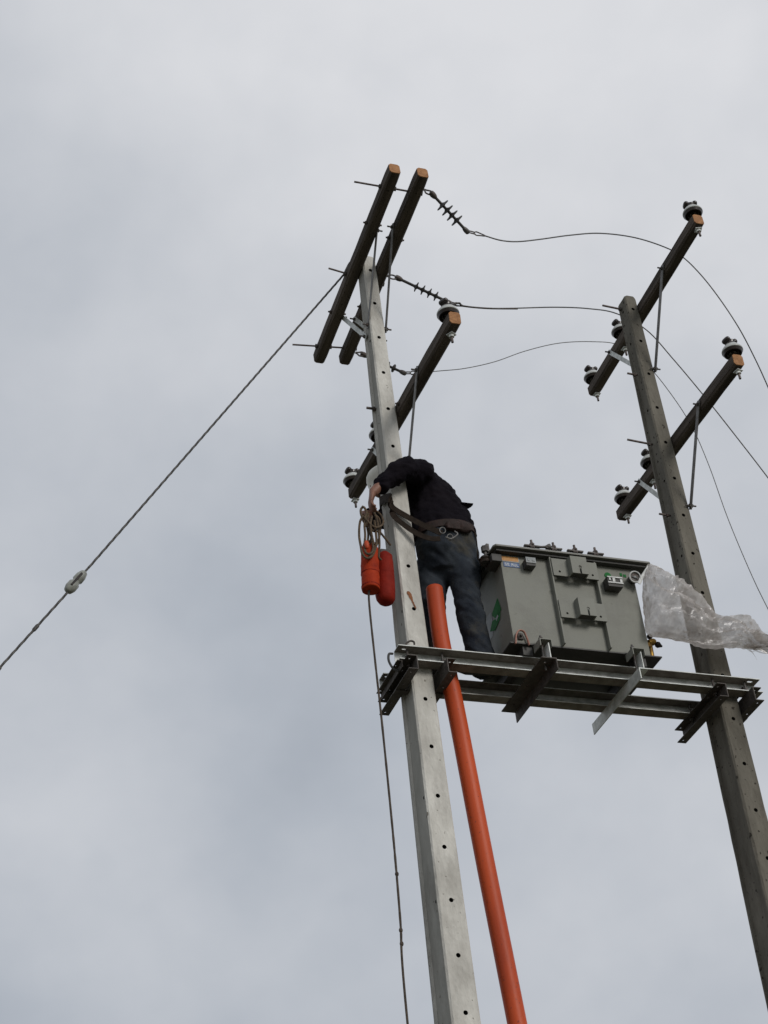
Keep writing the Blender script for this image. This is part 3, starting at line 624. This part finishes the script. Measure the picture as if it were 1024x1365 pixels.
b = box(BM(), (1.405, -.345, 8.298), (1.520, YF-.0005, 8.382), .006); nb = part('tap_changer_box', b, 'dark_paint', T)
b = BM(); box(b, (1.403, -.353, 8.368), (1.522, -.3455, 8.378), .001); box(b, (1.403, -.353, 8.322), (1.522, -.3455, 8.332), .001); box(b, (1.442, -.352, 8.334), (1.462, -.3455, 8.367), .002); box(b, (1.500, -.352, 8.334), (1.518, -.3455, 8.362), .002); box(b, (1.415, -.352, 8.345), (1.428, -.3455, 8.366), .002); part('box_frame', b, 'white_paint', nb)
b = box(BM(), (.796, -.335, 8.405), (.868, YF-.0005, 8.468), .006); nb = part('junction_box', b, 'dark_paint', T)
b = BM(); box(b, (.794, -.341, 8.425), (.870, -.3355, 8.472), .002); box(b, (.806, -.345, 8.438), (.82, -.3412, 8.458), .001); box(b, (.84, -.345, 8.44), (.86, -.3412, 8.452), .001); part('cover', b, 'label_pale', nb)
gc = V((1.640, -.29, 8.418)); gax = V((-.10, -1, -.25)).normalized()
b = BM(); lathe(b, [(.030, -.02), (.034, 0), (.036, .03), (.037, .045)], 24, gc, gax); ga = part('gauge', b, 'dull_steel', T)
s_, u_ = frame_of(gax); b = BM(); loft(b, ring_pts(gc+gax*.05, s_, u_, .041, .041, 28), .0058, 8, closed=True); part('gauge_ring', b, 'white_paint', ga, smooth=60)
b = BM(); lathe(b, [(.010, .045), (.010, .052)], 12, gc, gax); cyl(b, gc+gax*.05-s_*.02-u_*.012, gc+gax*.05+s_*.022+u_*.004, .004, 6); part('needle', b, 'label_pale', ga)
b = BM(); loft(b, [V((1.654, -0.340, 8.349)), V((1.682, -0.340, 8.398)), V((1.725, -0.340, 8.461)), V((1.760, -0.335, 8.518))], [(.012,.003),(.014,.003),(.010,.003),(.004,.002)], 8, side=(1, 0, -.3)); part('white_strap', b, 'white_paint', T)
# earthing pad of bare copper
b = BM(); loft(b, smooth_path([(.638, -.280, 7.775), (.648, -.29, 7.84), (.672, -.295, 7.875), (.705, -.295, 7.87), (.722, -.29, 7.83), (.735, -.285, 7.77)], 4), [(.010, .006)]*21, 8); part('earth_clamp', b, 'copper', T)
b = BM(); box(b, (.664, -.285, 7.815), (.702, -.2705, 7.86), .003); cyl(b, (.683, -.305, 7.838), (.683, -.27, 7.838), .009, 10); part('earth_bolt', b, 'brown_steel', T)
# hold-down clamps with their bolts
for x0, x1, xs in ((.768, .858, .795), (1.462, 1.556, 1.486)):
    b = BM(); poly = [(x0, 7.715), (x0, 7.770), (x1, 7.770), (x1, 7.715), (x1-.006, 7.715), (x1-.006, 7.764), (x0+.006, 7.764), (x0+.006, 7.715)]
    prism(b, poly, 'y', -.385, -.275); cl = part('hold_down_clamp', b, 'tank_paint', T, smooth=0)
    b = BM(); cyl(b, (xs+.01, -.33, 7.55), (xs+.01, -.33, 7.825), .008, 10); hexnut(b, (xs+.01, -.33, 7.771), (0, 0, 1), .019, .016); hexnut(b, (xs+.01, -.33, 7.795), (0, 0, 1), .015, .014); part('bolt', b, 'dull_steel', cl)
    b = BM(); box(b, (xs+.028, -.392, 7.602), (xs+.034, -.30, 7.735)); part('clamp_strap', b, 'galvanised', cl)
# brass drain valve on the right side
b = BM(); cyl(b, (1.712, -.20, 7.795), (1.722, -.20, 7.94), .021, 14, .016); lathe(b, [(.014, -.035), (.024, -.03), (.027, 0), (.022, .02), (.014, .03)], 16, (1.742, -.20, 7.955), (.7, 0, .3)); vb = part('drain_valve', b, 'brass', T)
b = BM(); lathe(b, [(.008, -.02), (.010, 0), (.019, .006), (.021, .02), (.016, .03)], 14, (1.735, -.2, 7.985), (-.1, 0, 1)); lathe(b, [(.009, -.03), (.010, .0), (.020, .01), (.023, .026), (.012, .043), (.006, .055)], 14, (1.765, -.20, 7.945), (1, 0, -.35)); part('valve_cap', b, 'boot_leather', vb)
b = BM(); box(b, (1.668, -.225, 7.90), (1.712, -.175, 7.935), .004); part('valve_flange', b, 'brass', vb)
# green emblem on the left side of the tank: arrow over a slanted bar
def flat_x(pts, x, th=.002):
    b = BM(); prism(b, pts, 'x', x-th, x); return b
part('emblem_backing', flat_x([(.03, 8.03), (.0, 8.10), (.0, 8.21), (.10, 8.22), (.14, 8.12), (.10, 8.03)], .6315, .0012), 'label_pale', T)
part('emblem', flat_x([(-.135, 8.240), (-.165, 8.125), (-.07, 8.105), (-.01, 8.175), (-.02, 8.19)], .630), 'label_green', T, 'green arrowhead emblem')
part('emblem', flat_x([(-.150, 8.125), (-.125, 8.075), (-.02, 8.045), (.06, 8.085), (.0, 8.135), (-.075, 8.11)], .630), 'label_green', T, 'green slanted bar emblem')
part('emblem_mark', flat_x([(-.11, 8.105), (-.10, 8.125), (-.06, 8.115), (-.07, 8.09)], .6275, .001), 'label_pale', T)

# ================================================================ crumpled plastic sheet blown off the lid corner
top = [V((1.764, -0.330, 8.539)), V((1.814, -0.330, 8.519)), V((1.899, -0.330, 8.464)), V((1.984, -0.330, 8.383)), V((2.097, -0.330, 8.267)), V((2.200, -0.330, 8.138)), V((2.322, -0.330, 8.139)), V((2.454, -0.330, 8.128)), V((2.506, -0.330, 8.045)), V((2.578, -0.330, 7.989)), V((2.658, -0.330, 7.966))]
bot = [V((1.711, -0.330, 8.427)), V((1.687, -0.330, 8.283)), V((1.665, -0.330, 8.090)), V((1.660, -0.330, 7.952)), V((1.797, -0.330, 7.936)), V((1.970, -0.330, 7.917)), V((2.111, -0.330, 7.882)), V((2.250, -0.330, 7.891)), V((2.388, -0.330, 7.912)), V((2.508, -0.330, 7.906)), V((2.637, -0.330, 7.932))]
bm = BM(); NU, NV = 140, 44
def along(P, t): 
    q = smooth_path(P, 6); f = t*(len(q)-1); i = min(int(f), len(q)-2); return q[i].lerp(q[i+1], f-i)
TP, BP = smooth_path(top, 6), smooth_path(bot, 6)
def al(q, t): f = t*(len(q)-1); i = min(int(f), len(q)-2); return q[i].lerp(q[i+1], f-i)
rings = []
for i in range(NU+1):
    t = i/NU; a, b_ = al(TP, t), al(BP, t); c = (a+b_)/2; h = (a-b_)/2; ring = []
    dep = (.045+.05*math.sin(math.pi*min(1, t*1.15)))*(1-.5*t)
    if t > .82: h = h*(1-.65*(t-.82)/.18)
    if t < .12: dep *= t/.12*.8+.2
    for k in range(NV):
        th = 2*math.pi*k/NV; q = c+h*math.cos(th)+V((0, -1, 0))*dep*math.sin(th)
        tw = th+t*2.2; cx_, sx_ = math.cos(tw), math.sin(tw)
        n1 = noise.noise(V((t*3.5, cx_*1.8, sx_*1.8))); n2 = noise.noise(V((t*6+4, cx_*4.5, sx_*4.5))); n3 = noise.noise(V((t*30, cx_*9, sx_*9)))
        rg = 1-2*abs(n2); sm = min(1, t*5+.2)
        q = q+(V((0, -1, 0))*math.sin(th)*(.05*n1+.05*rg)+h.normalized()*math.cos(th)*(.018*n1+.012*rg))*sm+V((0, -1, 0))*.05*n1*sm+V((.6, -1, .5))*.006*n3*sm
        ring.append(bm.verts.new(q))
    rings.append(ring)
for A, B in zip(rings, rings[1:]):
    for k in range(NV): bm.faces.new((A[k], A[(k+1) % NV], B[(k+1) % NV], B[k]))
# torn strips at the loose end
for s in range(22):
    tt = random.uniform(.70, .97); p = al(TP, tt).lerp(al(BP, tt), random.choice((.3, .5, .85, 1.0, .12))); e_ = p+V((random.uniform(.08, .24), random.uniform(-.08, .08), random.uniform(-.10, .01))); sd = V((0, random.uniform(-1, 1), 1)).normalized()*random.uniform(.008, .02)
    mids = smooth_path([p, p.lerp(e_, .5)+V((0, random.uniform(-.03, .03), random.uniform(-.02, .03))), e_], 5); prv = None
    for j, q in enumerate(mids):
        w = sd*(1-j/len(mids)); cur = (bm.verts.new(q+w), bm.verts.new(q-w))
        if prv: bm.faces.new((prv[0], prv[1], cur[1], cur[0]))
        prv = cur
solo('plastic_sheet', bm, 'film', 'torn crumpled clear plastic wrap blowing off the right corner of the transformer', 'plastic sheet', (1.9, -.33, 8.2), smooth=70)

# ================================================================ orange pipe
pt = V((0.190, -0.070, 8.307)); p_lo = V((0.344, -0.050, 5.305))
dn = p_lo-V((0.233, -0.065, 7.269))
pts = smooth_path([pt, V((0.187, -0.070, 8.101)), V((0.190, -0.070, 7.852)), V((0.212, -0.068, 7.565)), V((0.233, -0.065, 7.269)), V((0.286, -0.060, 6.252)), p_lo, p_lo+dn*.9, p_lo+dn*(p_lo.z/-dn.z)], 6)
t = thing('orange_pipe', 'tall orange plastic pipe rising past the platform to its open top at the worker\'s knee', 'pipe', tuple(pts[-1]))
b = BM(); n_ = 28; rr = [.0585]*2+[.0595]*(len(pts)-2); loft(b, pts, rr, n_, side=(1, 0, 0), cap=False)
part('pipe_wall', b, 'orange_plastic', t, smooth=60)
b = BM(); lathe(b, [(.0475, -.12), (.0475, .0), (.0535, .006), (.0588, .0), (.0592, -.03), (.055, -.12)], 28, pt+V((0, 0, .002)), (pt-pts[3])); part('rim', b, 'orange_plastic', t, 'rounded open rim of the pipe', smooth=60)

# ================================================================ the worker
P = thing('person', 'worker in dark jacket, jeans and white hard hat, strapped to the pale pole', 'person', (.42, .0, 7.72))
head_c = V((.005, .15, 9.36))
# skeleton in metres (facing the pole, -x)
pelvis = V((.40, -.02, 8.70)); waist = V((.385, -.01, 8.90)); chest = V((.29, .01, 9.12)); shl = V((.175, .03, 9.29)); neck = V((.10, .08, 9.345))
LS, LE, LW = V((.175, -.15, 9.26)), V((.0, -.262, 9.20)), V((-.185, -.235, 9.035))
RS, RE, RW = V((.20, .19, 9.27)), V((-.02, .30, 9.12)), V((-.20, .02, 8.96))
LH, LK, LA = V((.462, -.05, 8.66)), V((.450, -.03, 8.24)), V((.515, .02, 7.80))
RH, RK, RA = V((.275, .07, 8.64)), V((.225, .12, 8.22)), V((.20, .15, 7.80))
def limb(b, pts, rad, k=5, n=14, side=None):
    q = smooth_path(pts, k); m = len(q); rr = []
    for i in range(m):
        f = i/(m-1)*(len(rad)-1); j = min(int(f), len(rad)-2); u = f-j; A, B = rad[j], rad[j+1]
        if isinstance(A, tuple): rr.append((A[0]*(1-u)+B[0]*u, A[1]*(1-u)+B[1]*u))
        else: rr.append(A*(1-u)+B*u)
    loft(b, q, rr, n, side=side)
def ball(b, c, r, sc=(1, 1, 1)):
    g = bmesh.ops.create_uvsphere(b, u_segments=16, v_segments=10, radius=1)
    for v in g['verts']: v.co = V((v.co.x*r*sc[0], v.co.y*r*sc[1], v.co.z*r*sc[2]))+V(c)
# body: head with face, neck, trunk core, forearms and hands as one skin
b = BM()
ball(b, head_c, .1, (.95, .78, 1.12)); ball(b, head_c+V((-.035, 0, -.05)), .07, (1, .85, 1.05))
ball(b, head_c+V((-.098, 0, -.03)), .016, (1.1, .75, 1.2)); ball(b, head_c+V((-.082, 0, -.075)), .017, (.9, 1.6, .6))
for s in (-1, 1): ball(b, head_c+V((.005, s*.078, -.02)), .024, (.8, .35, 1.3)); ball(b, head_c+V((-.075, s*.032, .002)), .016, (1, 1.3, .7))
limb(b, [shl+V((.02, 0, 0)), neck, head_c+V((.02, 0, -.05))], [.075, .058, .055])
limb(b, [pelvis, waist, chest, shl], [(.10, .10), (.09, .09), (.11, .09), (.11, .07)], side=(0, 1, 0))
for a, c, d in ((LS, LE, LW), (RS, RE, RW)): limb(b, [a, a.lerp(c, .5), c], [.050, .046, .040]); limb(b, [c, c.lerp(d, .4), d], [.040, .042, .027]); ball(b, a, .055)
for a, c, d in ((LH, LK, LA), (RH, RK, RA)): limb(b, [a, a.lerp(c, .5), c], [.078, .068, .052]); limb(b, [c, c.lerp(d, .35), d], [.052, .055, .035]); limb(b, [d, d+V((0, 0, -.06))], [.035, .035], 2)
def hand(b, w, d, palm_n, thumb_side, curl=.8):
    """w wrist, d pointing direction, palm_n where the palm faces"""
    d = V(d).normalized(); pn = V(palm_n); pn = (pn-d*pn.dot(d)).normalized(); s = d.cross(pn).normalized()*thumb_side
    limb(b, [w-d*.03, w, w+d*.035, w+d*.085], [(.031, .026), (.035, .026), (.046, .021), (.046, .017)], side=s)
    for i, (o, ln) in enumerate(((.031, .070), (.0105, .078), (-.0105, .073), (-.031, .058))):
        p0 = w+d*.06+s*o*.9; p1 = w+d*.088+s*o; a = curl*.45; q1 = p1+(d*math.cos(a)+pn*math.sin(a))*ln*.46
        a2 = curl*1.15; q2 = q1+(d*math.cos(a2)+pn*math.sin(a2))*ln*.32; a3 = curl*1.8; q3 = q2+(d*math.cos(a3)+pn*math.sin(a3))*ln*.26
        loft(b, [p0, p1, q1, q2, q3, q3+(q3-q2)*.25], [.0118, .0118, .0108, .0098, .0088, .005], 10)
    t0 = w+d*.02+s*.022; t1 = w+d*.048+s*.050+pn*.010; t2 = w+d*.078+s*.056+pn*.030; t3 = w+d*.100+s*.048+pn*.045
    loft(b, [t0, t1, t2, t3, t3+(t3-t2)*.2], [.015, .0135, .0115, .009, .004], 10)
LHt = LW+V((-.065, .005, -.075))
limb(b, [LE.lerp(LW, .7), LW, LHt], [.042, .038, .034])
hand(b, LHt, (-.28, .10, -1), (1, -.15, -.2), -1, .85)
RHt = RW+V((-.04, -.05, -.05)); limb(b, [RE.lerp(RW, .7), RW, RHt], [.034, .030, .026]); hand(b, RHt, (-.35, -.35, -.9), (.6, -.8, -.2), 1, .8)
b = remesh(b, .0052, 2); part('body', b, 'skin', P, smooth=80)
# hair
b = BM(); ball(b, head_c+V((.022, 0, .02)), .1, (.93, .82, 1.05)); part('hair', b, 'hair', P, smooth=80)
# jacket
b = BM()
limb(b, [V((.350, -.02, 8.80)), V((.345, -.01, 8.90)), V((.330, 0, 9.0)), chest+V((.01, 0, .01)), shl+V((.02, 0, .0))], [(.155, .250), (.160, .246), (.172, .226), (.185, .182), (.170, .112)], side=(0, 1, 0), n=20)
ball(b, shl+V((.0, 0, .005)), .105, (1.05, 1.6, .85)); ball(b, neck+V((.03, -.01, -.01)), .085, (1, 1.05, .8))
ball(b, V((.27, .01, 9.245)), .120, (1.0, 1.35, .95)); ball(b, V((.33, .01, 9.16)), .135, (1.0, 1.2, 1.0))
limb(b, [shl, LS, LS.lerp(LE, .5)+V((0, 0, -.005)), LE, LE.lerp(LW, .5), LW+V((-.01, 0, -.01))], [.100, .096, .086, .084, .074, .060])
limb(b, [shl, RS, RS.lerp(RE, .5), RE, RE.lerp(RW, .5), RW], [.095, .088, .075, .068, .060, .050])
ball(b, LE+V((0, .01, -.01)), .080); ball(b, LW+V((.01, 0, .0)), .066)
b = remesh(b, .011, 3)
def fold(p): return .016*nz1(p, 9, (1.6, 1, .8)) + .010*nz1(p, 22, (1, 1, 1.8), 3) + .010*(abs(nz1(p, 7, (1.2, .7, 2.0), 9))*-1+.25)
crumple(b, fold); part('jacket', b, 'navy_cloth', P, smooth=80)
b = BM(); loft(b, smooth_path([V((0.409, -0.060, 9.067)), V((0.469, -0.070, 9.068)), V((0.528, -0.070, 9.073)), V((0.563, -0.060, 9.082))], 4), [(.05, .022), (.05, .022), (.05, .02), (.05, .02), (.05, .018), (.05, .018), (.05, .016), (.05, .014), (.05, .012), (.05, .011), (.05, .010), (.05, .011), (.04, .012)], 10, side=(0, 1, .2)); part('jacket_flap', b, 'navy_cloth', P, smooth=80)
# jeans
b = BM()
limb(b, [V((.352, -.02, 8.86)), V((.352, -.02, 8.76)), V((.350, -.02, 8.64)), V((.345, -.01, 8.50))], [(.155, .220), (.165, .228), (.155, .222), (.10, .14)], side=(0, 1, 0), n=20)
limb(b, [LH+V((-.01, .02, .06)), LH.lerp(LK, .5), LK, LK.lerp(LA, .5), LA+V((0, 0, -.02)), LA+V((0, -.01, -.07))], [(.120, .125), (.108, .118), (.092, .100), (.088, .094), (.092, .102), (.096, .106)], n=18)
limb(b, [RH+V((.01, 0, .06)), RH.lerp(RK, .5), RK, RK.lerp(RA, .5), RA+V((0, 0, -.02)), RA+V((0, 0, -.07))], [(.122, .122), (.112, .112), (.095, .096), (.084, .086), (.08, .082), (.084, .086)], n=18)
ball(b, V((.36, .0, 8.50)), .085, (1.0, 1.1, .9))
b = remesh(b, .011, 3)
def fold2(p):
    kn = math.exp(-((p.z-8.24)/.12)**2)+math.exp(-((p.z-7.80)/.10)**2)+.7*math.exp(-((p.z-8.6)/.12)**2)
    return .016*nz1(p, 7, (1, 1, .8)) + (.004+.012*kn)*nz1(p+V((0, 0, p.x*.8)), 13, (.7, .7, 1.9), 7) + .012*(.25-abs(nz1(p+V((0, 0, p.x*.9-p.y*.5)), 7, (.8, .8, 1.6), 2)))
crumple(b, fold2); part('jeans', b, 'denim', P, smooth=80)
# boots
for a, lab in ((LA, 0), (RA, 1)):
    b = BM(); fy = -.02; c0 = V((a.x, a.y, 7.765))
    limb(b, [c0+V((.02, 0, .10)), c0+V((.02, 0, .05)), c0+V((.03, 0, 0))], [.055, .056, .050]); limb(b, [c0+V((.075, 0, -.012)), c0+V((0, 0, -.005)), c0+V((-.09, 0, -.018)), c0+V((-.17, 0, -.024))], [(.040, .036), (.044, .042), (.050, .030), (.040, .020)], side=(0, 1, 0)); b = remesh(b, .008, 2)
    bt = part('boot', b, 'boot_leather', P, smooth=80)
    b = BM(); prism(b, [(c0.x+.105, c0.y-.03), (c0.x+.105, c0.y+.03), (c0.x+.02, c0.y+.04), (c0.x-.12, c0.y+.046), (c0.x-.19, c0.y+.02), (c0.x-.19, c0.y-.02), (c0.x-.12, c0.y-.046), (c0.x+.02, c0.y-.04)], 'z', 7.713, 7.728); part('sole', b, 'dark_paint', bt)
# hard hat
hax = V((-.45, -.10, .9)).normalized(); hc = V((-.006, .145, 9.418))-hax*.045
b = BM(); lathe(b, [(.118, -.012), (.138, -.016), (.140, -.010), (.131, .002), (.129, .03), (.123, .065), (.106, .097), (.078, .120), (.04, .133), (.001, .138)], 36, hc, hax); hh = part('hard_hat', b, 'hard_hat', P, smooth=50)
b = BM(); s_, u_ = frame_of(hax)
loft(b, [hc+hax*(.130*math.cos(a))+V((-1, 0, -.5)).normalized()*.119*math.sin(a) for a in [(-1.2+2.4*i/14) for i in range(15)]], .007, 8); part('hat_ridge', b, 'hard_hat', hh, smooth=60)
# belt and pouches
b = BM(); bp_ = []
for k in range(28):
    a = 2*math.pi*k/28; bp_.append(V((.350+.234*math.cos(a), -.018+.172*math.sin(a), 8.815+.02*math.cos(a))))
loft(b, bp_, [(.006, .026)]*28, 8, side=None, closed=True) if False else None
for i in range(28):
    A, B = bp_[i], bp_[(i+1) % 28]
q4 = []
for p in bp_:
    o_ = (p-V((.35, -.018, p.z))).normalized(); q4.append([b.verts.new(p+o_*x+V((0, 0, z))) for x, z in ((-.005, -.026), (.005, -.028), (.006, .028), (-.005, .026))])
for i in range(28):
    A, B = q4[i], q4[(i+1) % 28]
    for k in range(4): b.faces.new((A[k], B[k], B[(k+1) % 4], A[(k+1) % 4]))
bmesh.ops.recalc_face_normals(b, faces=b.faces)
belt = part('tool_belt', b, 'leather', P, smooth=40)
for c_, sc in ((V((0.427, -0.190, 8.782)), (1.25, .6, 1.0)), (V((0.342, -0.200, 8.776)), (1.3, .5, .8))):
    b = BM(); ball(b, c_, .05, sc); box(b, c_-V((.05, .02, .035)), c_+V((.05, .02, .03))); b = remesh(b, .007, 2); crumple(b, lambda p: .006*nz1(p, 18)); part('pouch', b, 'leather', belt, smooth=80)
for c_ in (V((0.240, -0.235, 8.698)), V((0.290, -0.235, 8.646))):
    b = BM(); loft(b, ring_pts(c_, (1, 0, .2), (0, 0, 1),   .022, .026, 20), .0036, 8, closed=True); part('metal_ring', b, 'brace_zinc', belt, smooth=60)
b = BM(); loft(b, smooth_path([V((0.251, -0.245, 8.634)), V((0.292, -0.250, 8.623)), V((0.344, -0.250, 8.669)), V((0.326, -0.245, 8.696))], 4), .0055, 8); part('snap_hook', b, 'brace_zinc', belt, smooth=60)
b = BM(); loft(b, smooth_path([V((0.532, -0.100, 8.840)), V((0.544, -0.120, 8.775)), V((0.543, -0.120, 8.683)), V((0.536, -0.120, 8.571)), V((0.537, -0.110, 8.507))], 5), .0055, 8); part('cord', b, 'strap_web', belt, smooth=60)
# positioning strap round the pole: two webbing bands
def band(pts, w, th=.005, up=(0, 0, 1)):
    b = BM(); q = smooth_path(pts, 6); prv = None; U0 = V(up)
    for i, p in enumerate(q):
        d = (q[min(i+1, len(q)-1)]-q[max(i-1, 0)]).normalized(); u = (U0-d*U0.dot(d)).normalized(); s = d.cross(u)
        cur = [b.verts.new(p+s*x+u*y) for x, y in ((-th/2, -w/2), (th/2, -w/2), (th/2, w/2), (-th/2, w/2))]
        if prv:
            for k in range(4): b.faces.new((prv[k], prv[(k+1) % 4], cur[(k+1) % 4], cur[k]))
        else: b.faces.new(cur[::-1])
        prv = cur
    b.faces.new(prv); bmesh.ops.recalc_face_normals(b, faces=b.faces); return b
part('pole_strap', band([V((0.231, -0.235, 8.671)), V((0.181, -0.215, 8.711)), V((0.098, -0.185, 8.773)), V((0.003, -0.160, 8.850)), V((-0.086, -0.148, 8.925)), V((-.078, -.140, 9.01)), V((-.082, -.10, 9.05)), V((-.084, .03, 9.12)), V((-.06, .09, 9.12)), V((.1, .10, 8.98)), V((.28, .13, 8.88))], .044), 'strap_web', P, 'upper band of the webbing strap round the pole')
part('pole_strap', band([V((0.211, -0.240, 8.619)), V((0.150, -0.225, 8.622)), V((0.080, -0.200, 8.662)), V((-0.002, -0.172, 8.742)), V((-0.084, -0.152, 8.850)), V((-.080, -.143, 8.975)), V((-.084, -.10, 9.02)), V((-.086, .03, 9.09)), V((-.06, .095, 9.08)), V((.1, .105, 8.93)), V((.28, .135, 8.85))], .040), 'strap_web', P, 'lower band of the webbing strap round the pole')

# ================================================================ bags, rope tackle and hand line hanging from the worker's hand
def bag(label, p0, p1, r, mat, prof, group='orange tool bags hanging from the hand'):
    p0, p1 = V(p0), V(p1); ax = (p0-p1).normalized(); t = thing('tool_bag', label, 'tool bag', tuple(p0), group)
    ln = (p1-p0).length; b = lathe(BM(), [(r*a, h*ln) for a, h in prof], 28, p1, ax)
    bmesh.ops.subdivide_edges(b, edges=[e for e in b.edges if e.calc_length() > .05], cuts=3)
    crumple(b, lambda p: .005*nz1(p, 8)+.003*nz1(p, 20, (1, 1, 1.8))-.004*abs(nz1(p, 13, (1, 1, 2.2), 4))); part('canvas', b, mat, t, smooth=60); return t, ax
b1, ax1 = bag('orange canvas bag with a flat stitched base, leftmost under the rope loops', (-.290, -.16, 8.570), (-.318, -.16, 8.175), .0655, 'red_canvas', [(.80, -.0), (.93, .003), (.96, .02), (.97, .12), (.99, .32), (1.0, .5), (.97, .72), (.90, .86), (.70, .97), (.45, 1.02)])
b = BM(); lathe(b, [(.0630, .018), (.0655, .02), (.0655, .028), (.0635, .03)], 28, V((-.318, -.16, 8.175)), ax1); lathe(b, [(.0640, .128), (.0665, .130), (.0665, .134), (.064, .136)], 28, V((-.318, -.16, 8.175)), ax1); part('seam', b, 'deep_red_canvas', b1)
b2, ax2 = bag('darker red bag with a rounded base, close beside the pale pole', (-.172, -.11, 8.53), (-.200, -.11, 8.105), .069, 'deep_red_canvas', [(.05, 0), (.45, .012), (.75, .045), (.93, .10), (1.0, .18), (1.0, .35), (.98, .6), (.94, .8), (.85, .93), (.5, 1.0)])
b = BM(); box(b, (-.20, -.13, 8.50), (-.13, -.07, 8.56), .01); part('bag_mouth', b, 'dark_paint', b2)
# rope loops
def loop(b, c, a, h, tilt, r=.0075, yo=0, sq=0):
    c = V(c); pts = []
    for k in range(22):
        th = 2*math.pi*k/22; x = a*math.cos(th); z = h*math.sin(th); x2 = x*math.cos(tilt)-z*math.sin(tilt); z2 = x*math.sin(tilt)+z*math.cos(tilt)
        pts.append(c+V((x2, yo*math.sin(th*2)+.012*math.cos(th), z2))+V((.006*nz1(V((k*.4, c.x*9, 0)), 1), 0, 0)))
    loft(b, pts, r, 8, closed=True)
RT = thing('rope_coil', 'hank of brown rope loops gripped in the worker\'s hand above the bags', 'rope', (-.28, -.2, 8.80))
ropes = [
 [V((-0.323, -0.200, 8.853)), V((-0.343, -0.200, 8.818)), V((-0.342, -0.200, 8.772)), V((-0.325, -0.210, 8.748)), V((-0.309, -0.220, 8.782)), V((-0.321, -0.220, 8.826)), V((-0.329, -0.200, 8.846))],
 [V((-0.322, -0.220, 8.761)), V((-0.351, -0.200, 8.732)), V((-0.368, -0.200, 8.665)), V((-0.376, -0.200, 8.581)), V((-0.380, -0.220, 8.491)), V((-0.383, -0.240, 8.414)), V((-0.358, -0.250, 8.373)), V((-0.314, -0.240, 8.404)), V((-0.283, -0.230, 8.465)), V((-0.257, -0.210, 8.552)), V((-0.249, -0.200, 8.650)), V((-0.255, -0.210, 8.732))],
 [V((-0.320, -0.230, 8.760)), V((-0.339, -0.230, 8.667)), V((-0.343, -0.230, 8.577)), V((-0.361, -0.240, 8.480)), V((-0.359, -0.250, 8.416)), V((-0.327, -0.250, 8.414)), V((-0.297, -0.240, 8.469)), V((-0.297, -0.230, 8.546)), V((-0.300, -0.220, 8.641)), V((-0.285, -0.220, 8.746))],
 [V((-0.293, -0.210, 8.791)), V((-0.309, -0.200, 8.706)), V((-0.307, -0.200, 8.616)), V((-0.328, -0.220, 8.523))],
 [V((-0.248, -0.210, 8.804)), V((-0.229, -0.200, 8.743)), V((-0.224, -0.190, 8.647)), V((-0.229, -0.190, 8.545)), V((-0.249, -0.200, 8.434)), V((-0.227, -0.180, 8.426))],
 [V((-0.241, -0.190, 8.807)), V((-0.203, -0.180, 8.767)), V((-0.203, -0.170, 8.677)), V((-0.233, -0.180, 8.576)), V((-0.269, -0.200, 8.501))],
 [V((-0.337, -0.240, 8.731)), V((-0.312, -0.250, 8.676)), V((-0.268, -0.240, 8.651)), V((-0.209, -0.210, 8.693)), V((-0.184, -0.200, 8.742)), V((-0.192, -0.190, 8.801)), V((-0.226, -0.200, 8.828))],
 [V((-0.290, -0.200, 8.676)), V((-0.262, -0.190, 8.655)), V((-0.214, -0.180, 8.662)), V((-0.176, -0.170, 8.623)), V((-0.129, -0.150, 8.579))],
 [V((-0.338, -0.210, 8.727)), V((-0.316, -0.210, 8.672)), V((-0.285, -0.200, 8.619)), V((-0.309, -0.210, 8.520))],
 [V((-0.280, -0.240, 8.745)), V((-0.303, -0.250, 8.658)), V((-0.297, -0.240, 8.577)), V((-0.288, -0.240, 8.502))]]
for i, pts_ in enumerate(ropes):
    b = BM(); loft(b, smooth_path(pts_, 6), .0085 if i < 5 else .0075, 8); part('rope_loop' if i < 3 else 'rope_strand', b, 'rope', RT, smooth=60)
b = BM(); ball(b, V((-0.351, -0.260, 8.479)), .024, (.75, .6, 1.5)); part('float', b, 'orange_plastic', RT, 'small orange toggle in the loops', smooth=80)
# hand line down to the ground
hl = smooth_path([V((-.318, -.16, 8.20)), V((-0.336, -0.150, 8.099)), V((-0.340, -0.150, 7.624)), V((-0.340, -0.150, 7.171)), V((-0.346, -0.150, 6.529)), V((-0.352, -0.150, 6.174)), V((-0.363, -0.150, 5.784)), V((-0.387, -0.150, 5.163)), V((-.40, -.15, 2.4)), V((-.40, -.15, .01))], 10)
b = BM(); loft(b, hl, [.0078+.0018*noise.noise(V((i*.7, 0, 0))) for i in range(len(hl))], 8)
for q in (V((-0.352, -0.150, 6.099)), V((-0.366, -0.150, 5.736)), V((-0.370, -0.150, 5.651))): ball(b, q, .012, (1, 1, 1.4))
solo('hand_line', b, 'hand_line_rope', 'thin dark hand line hanging straight down from the left orange bag', 'rope', (-.40, -.15, 0), smooth=60)
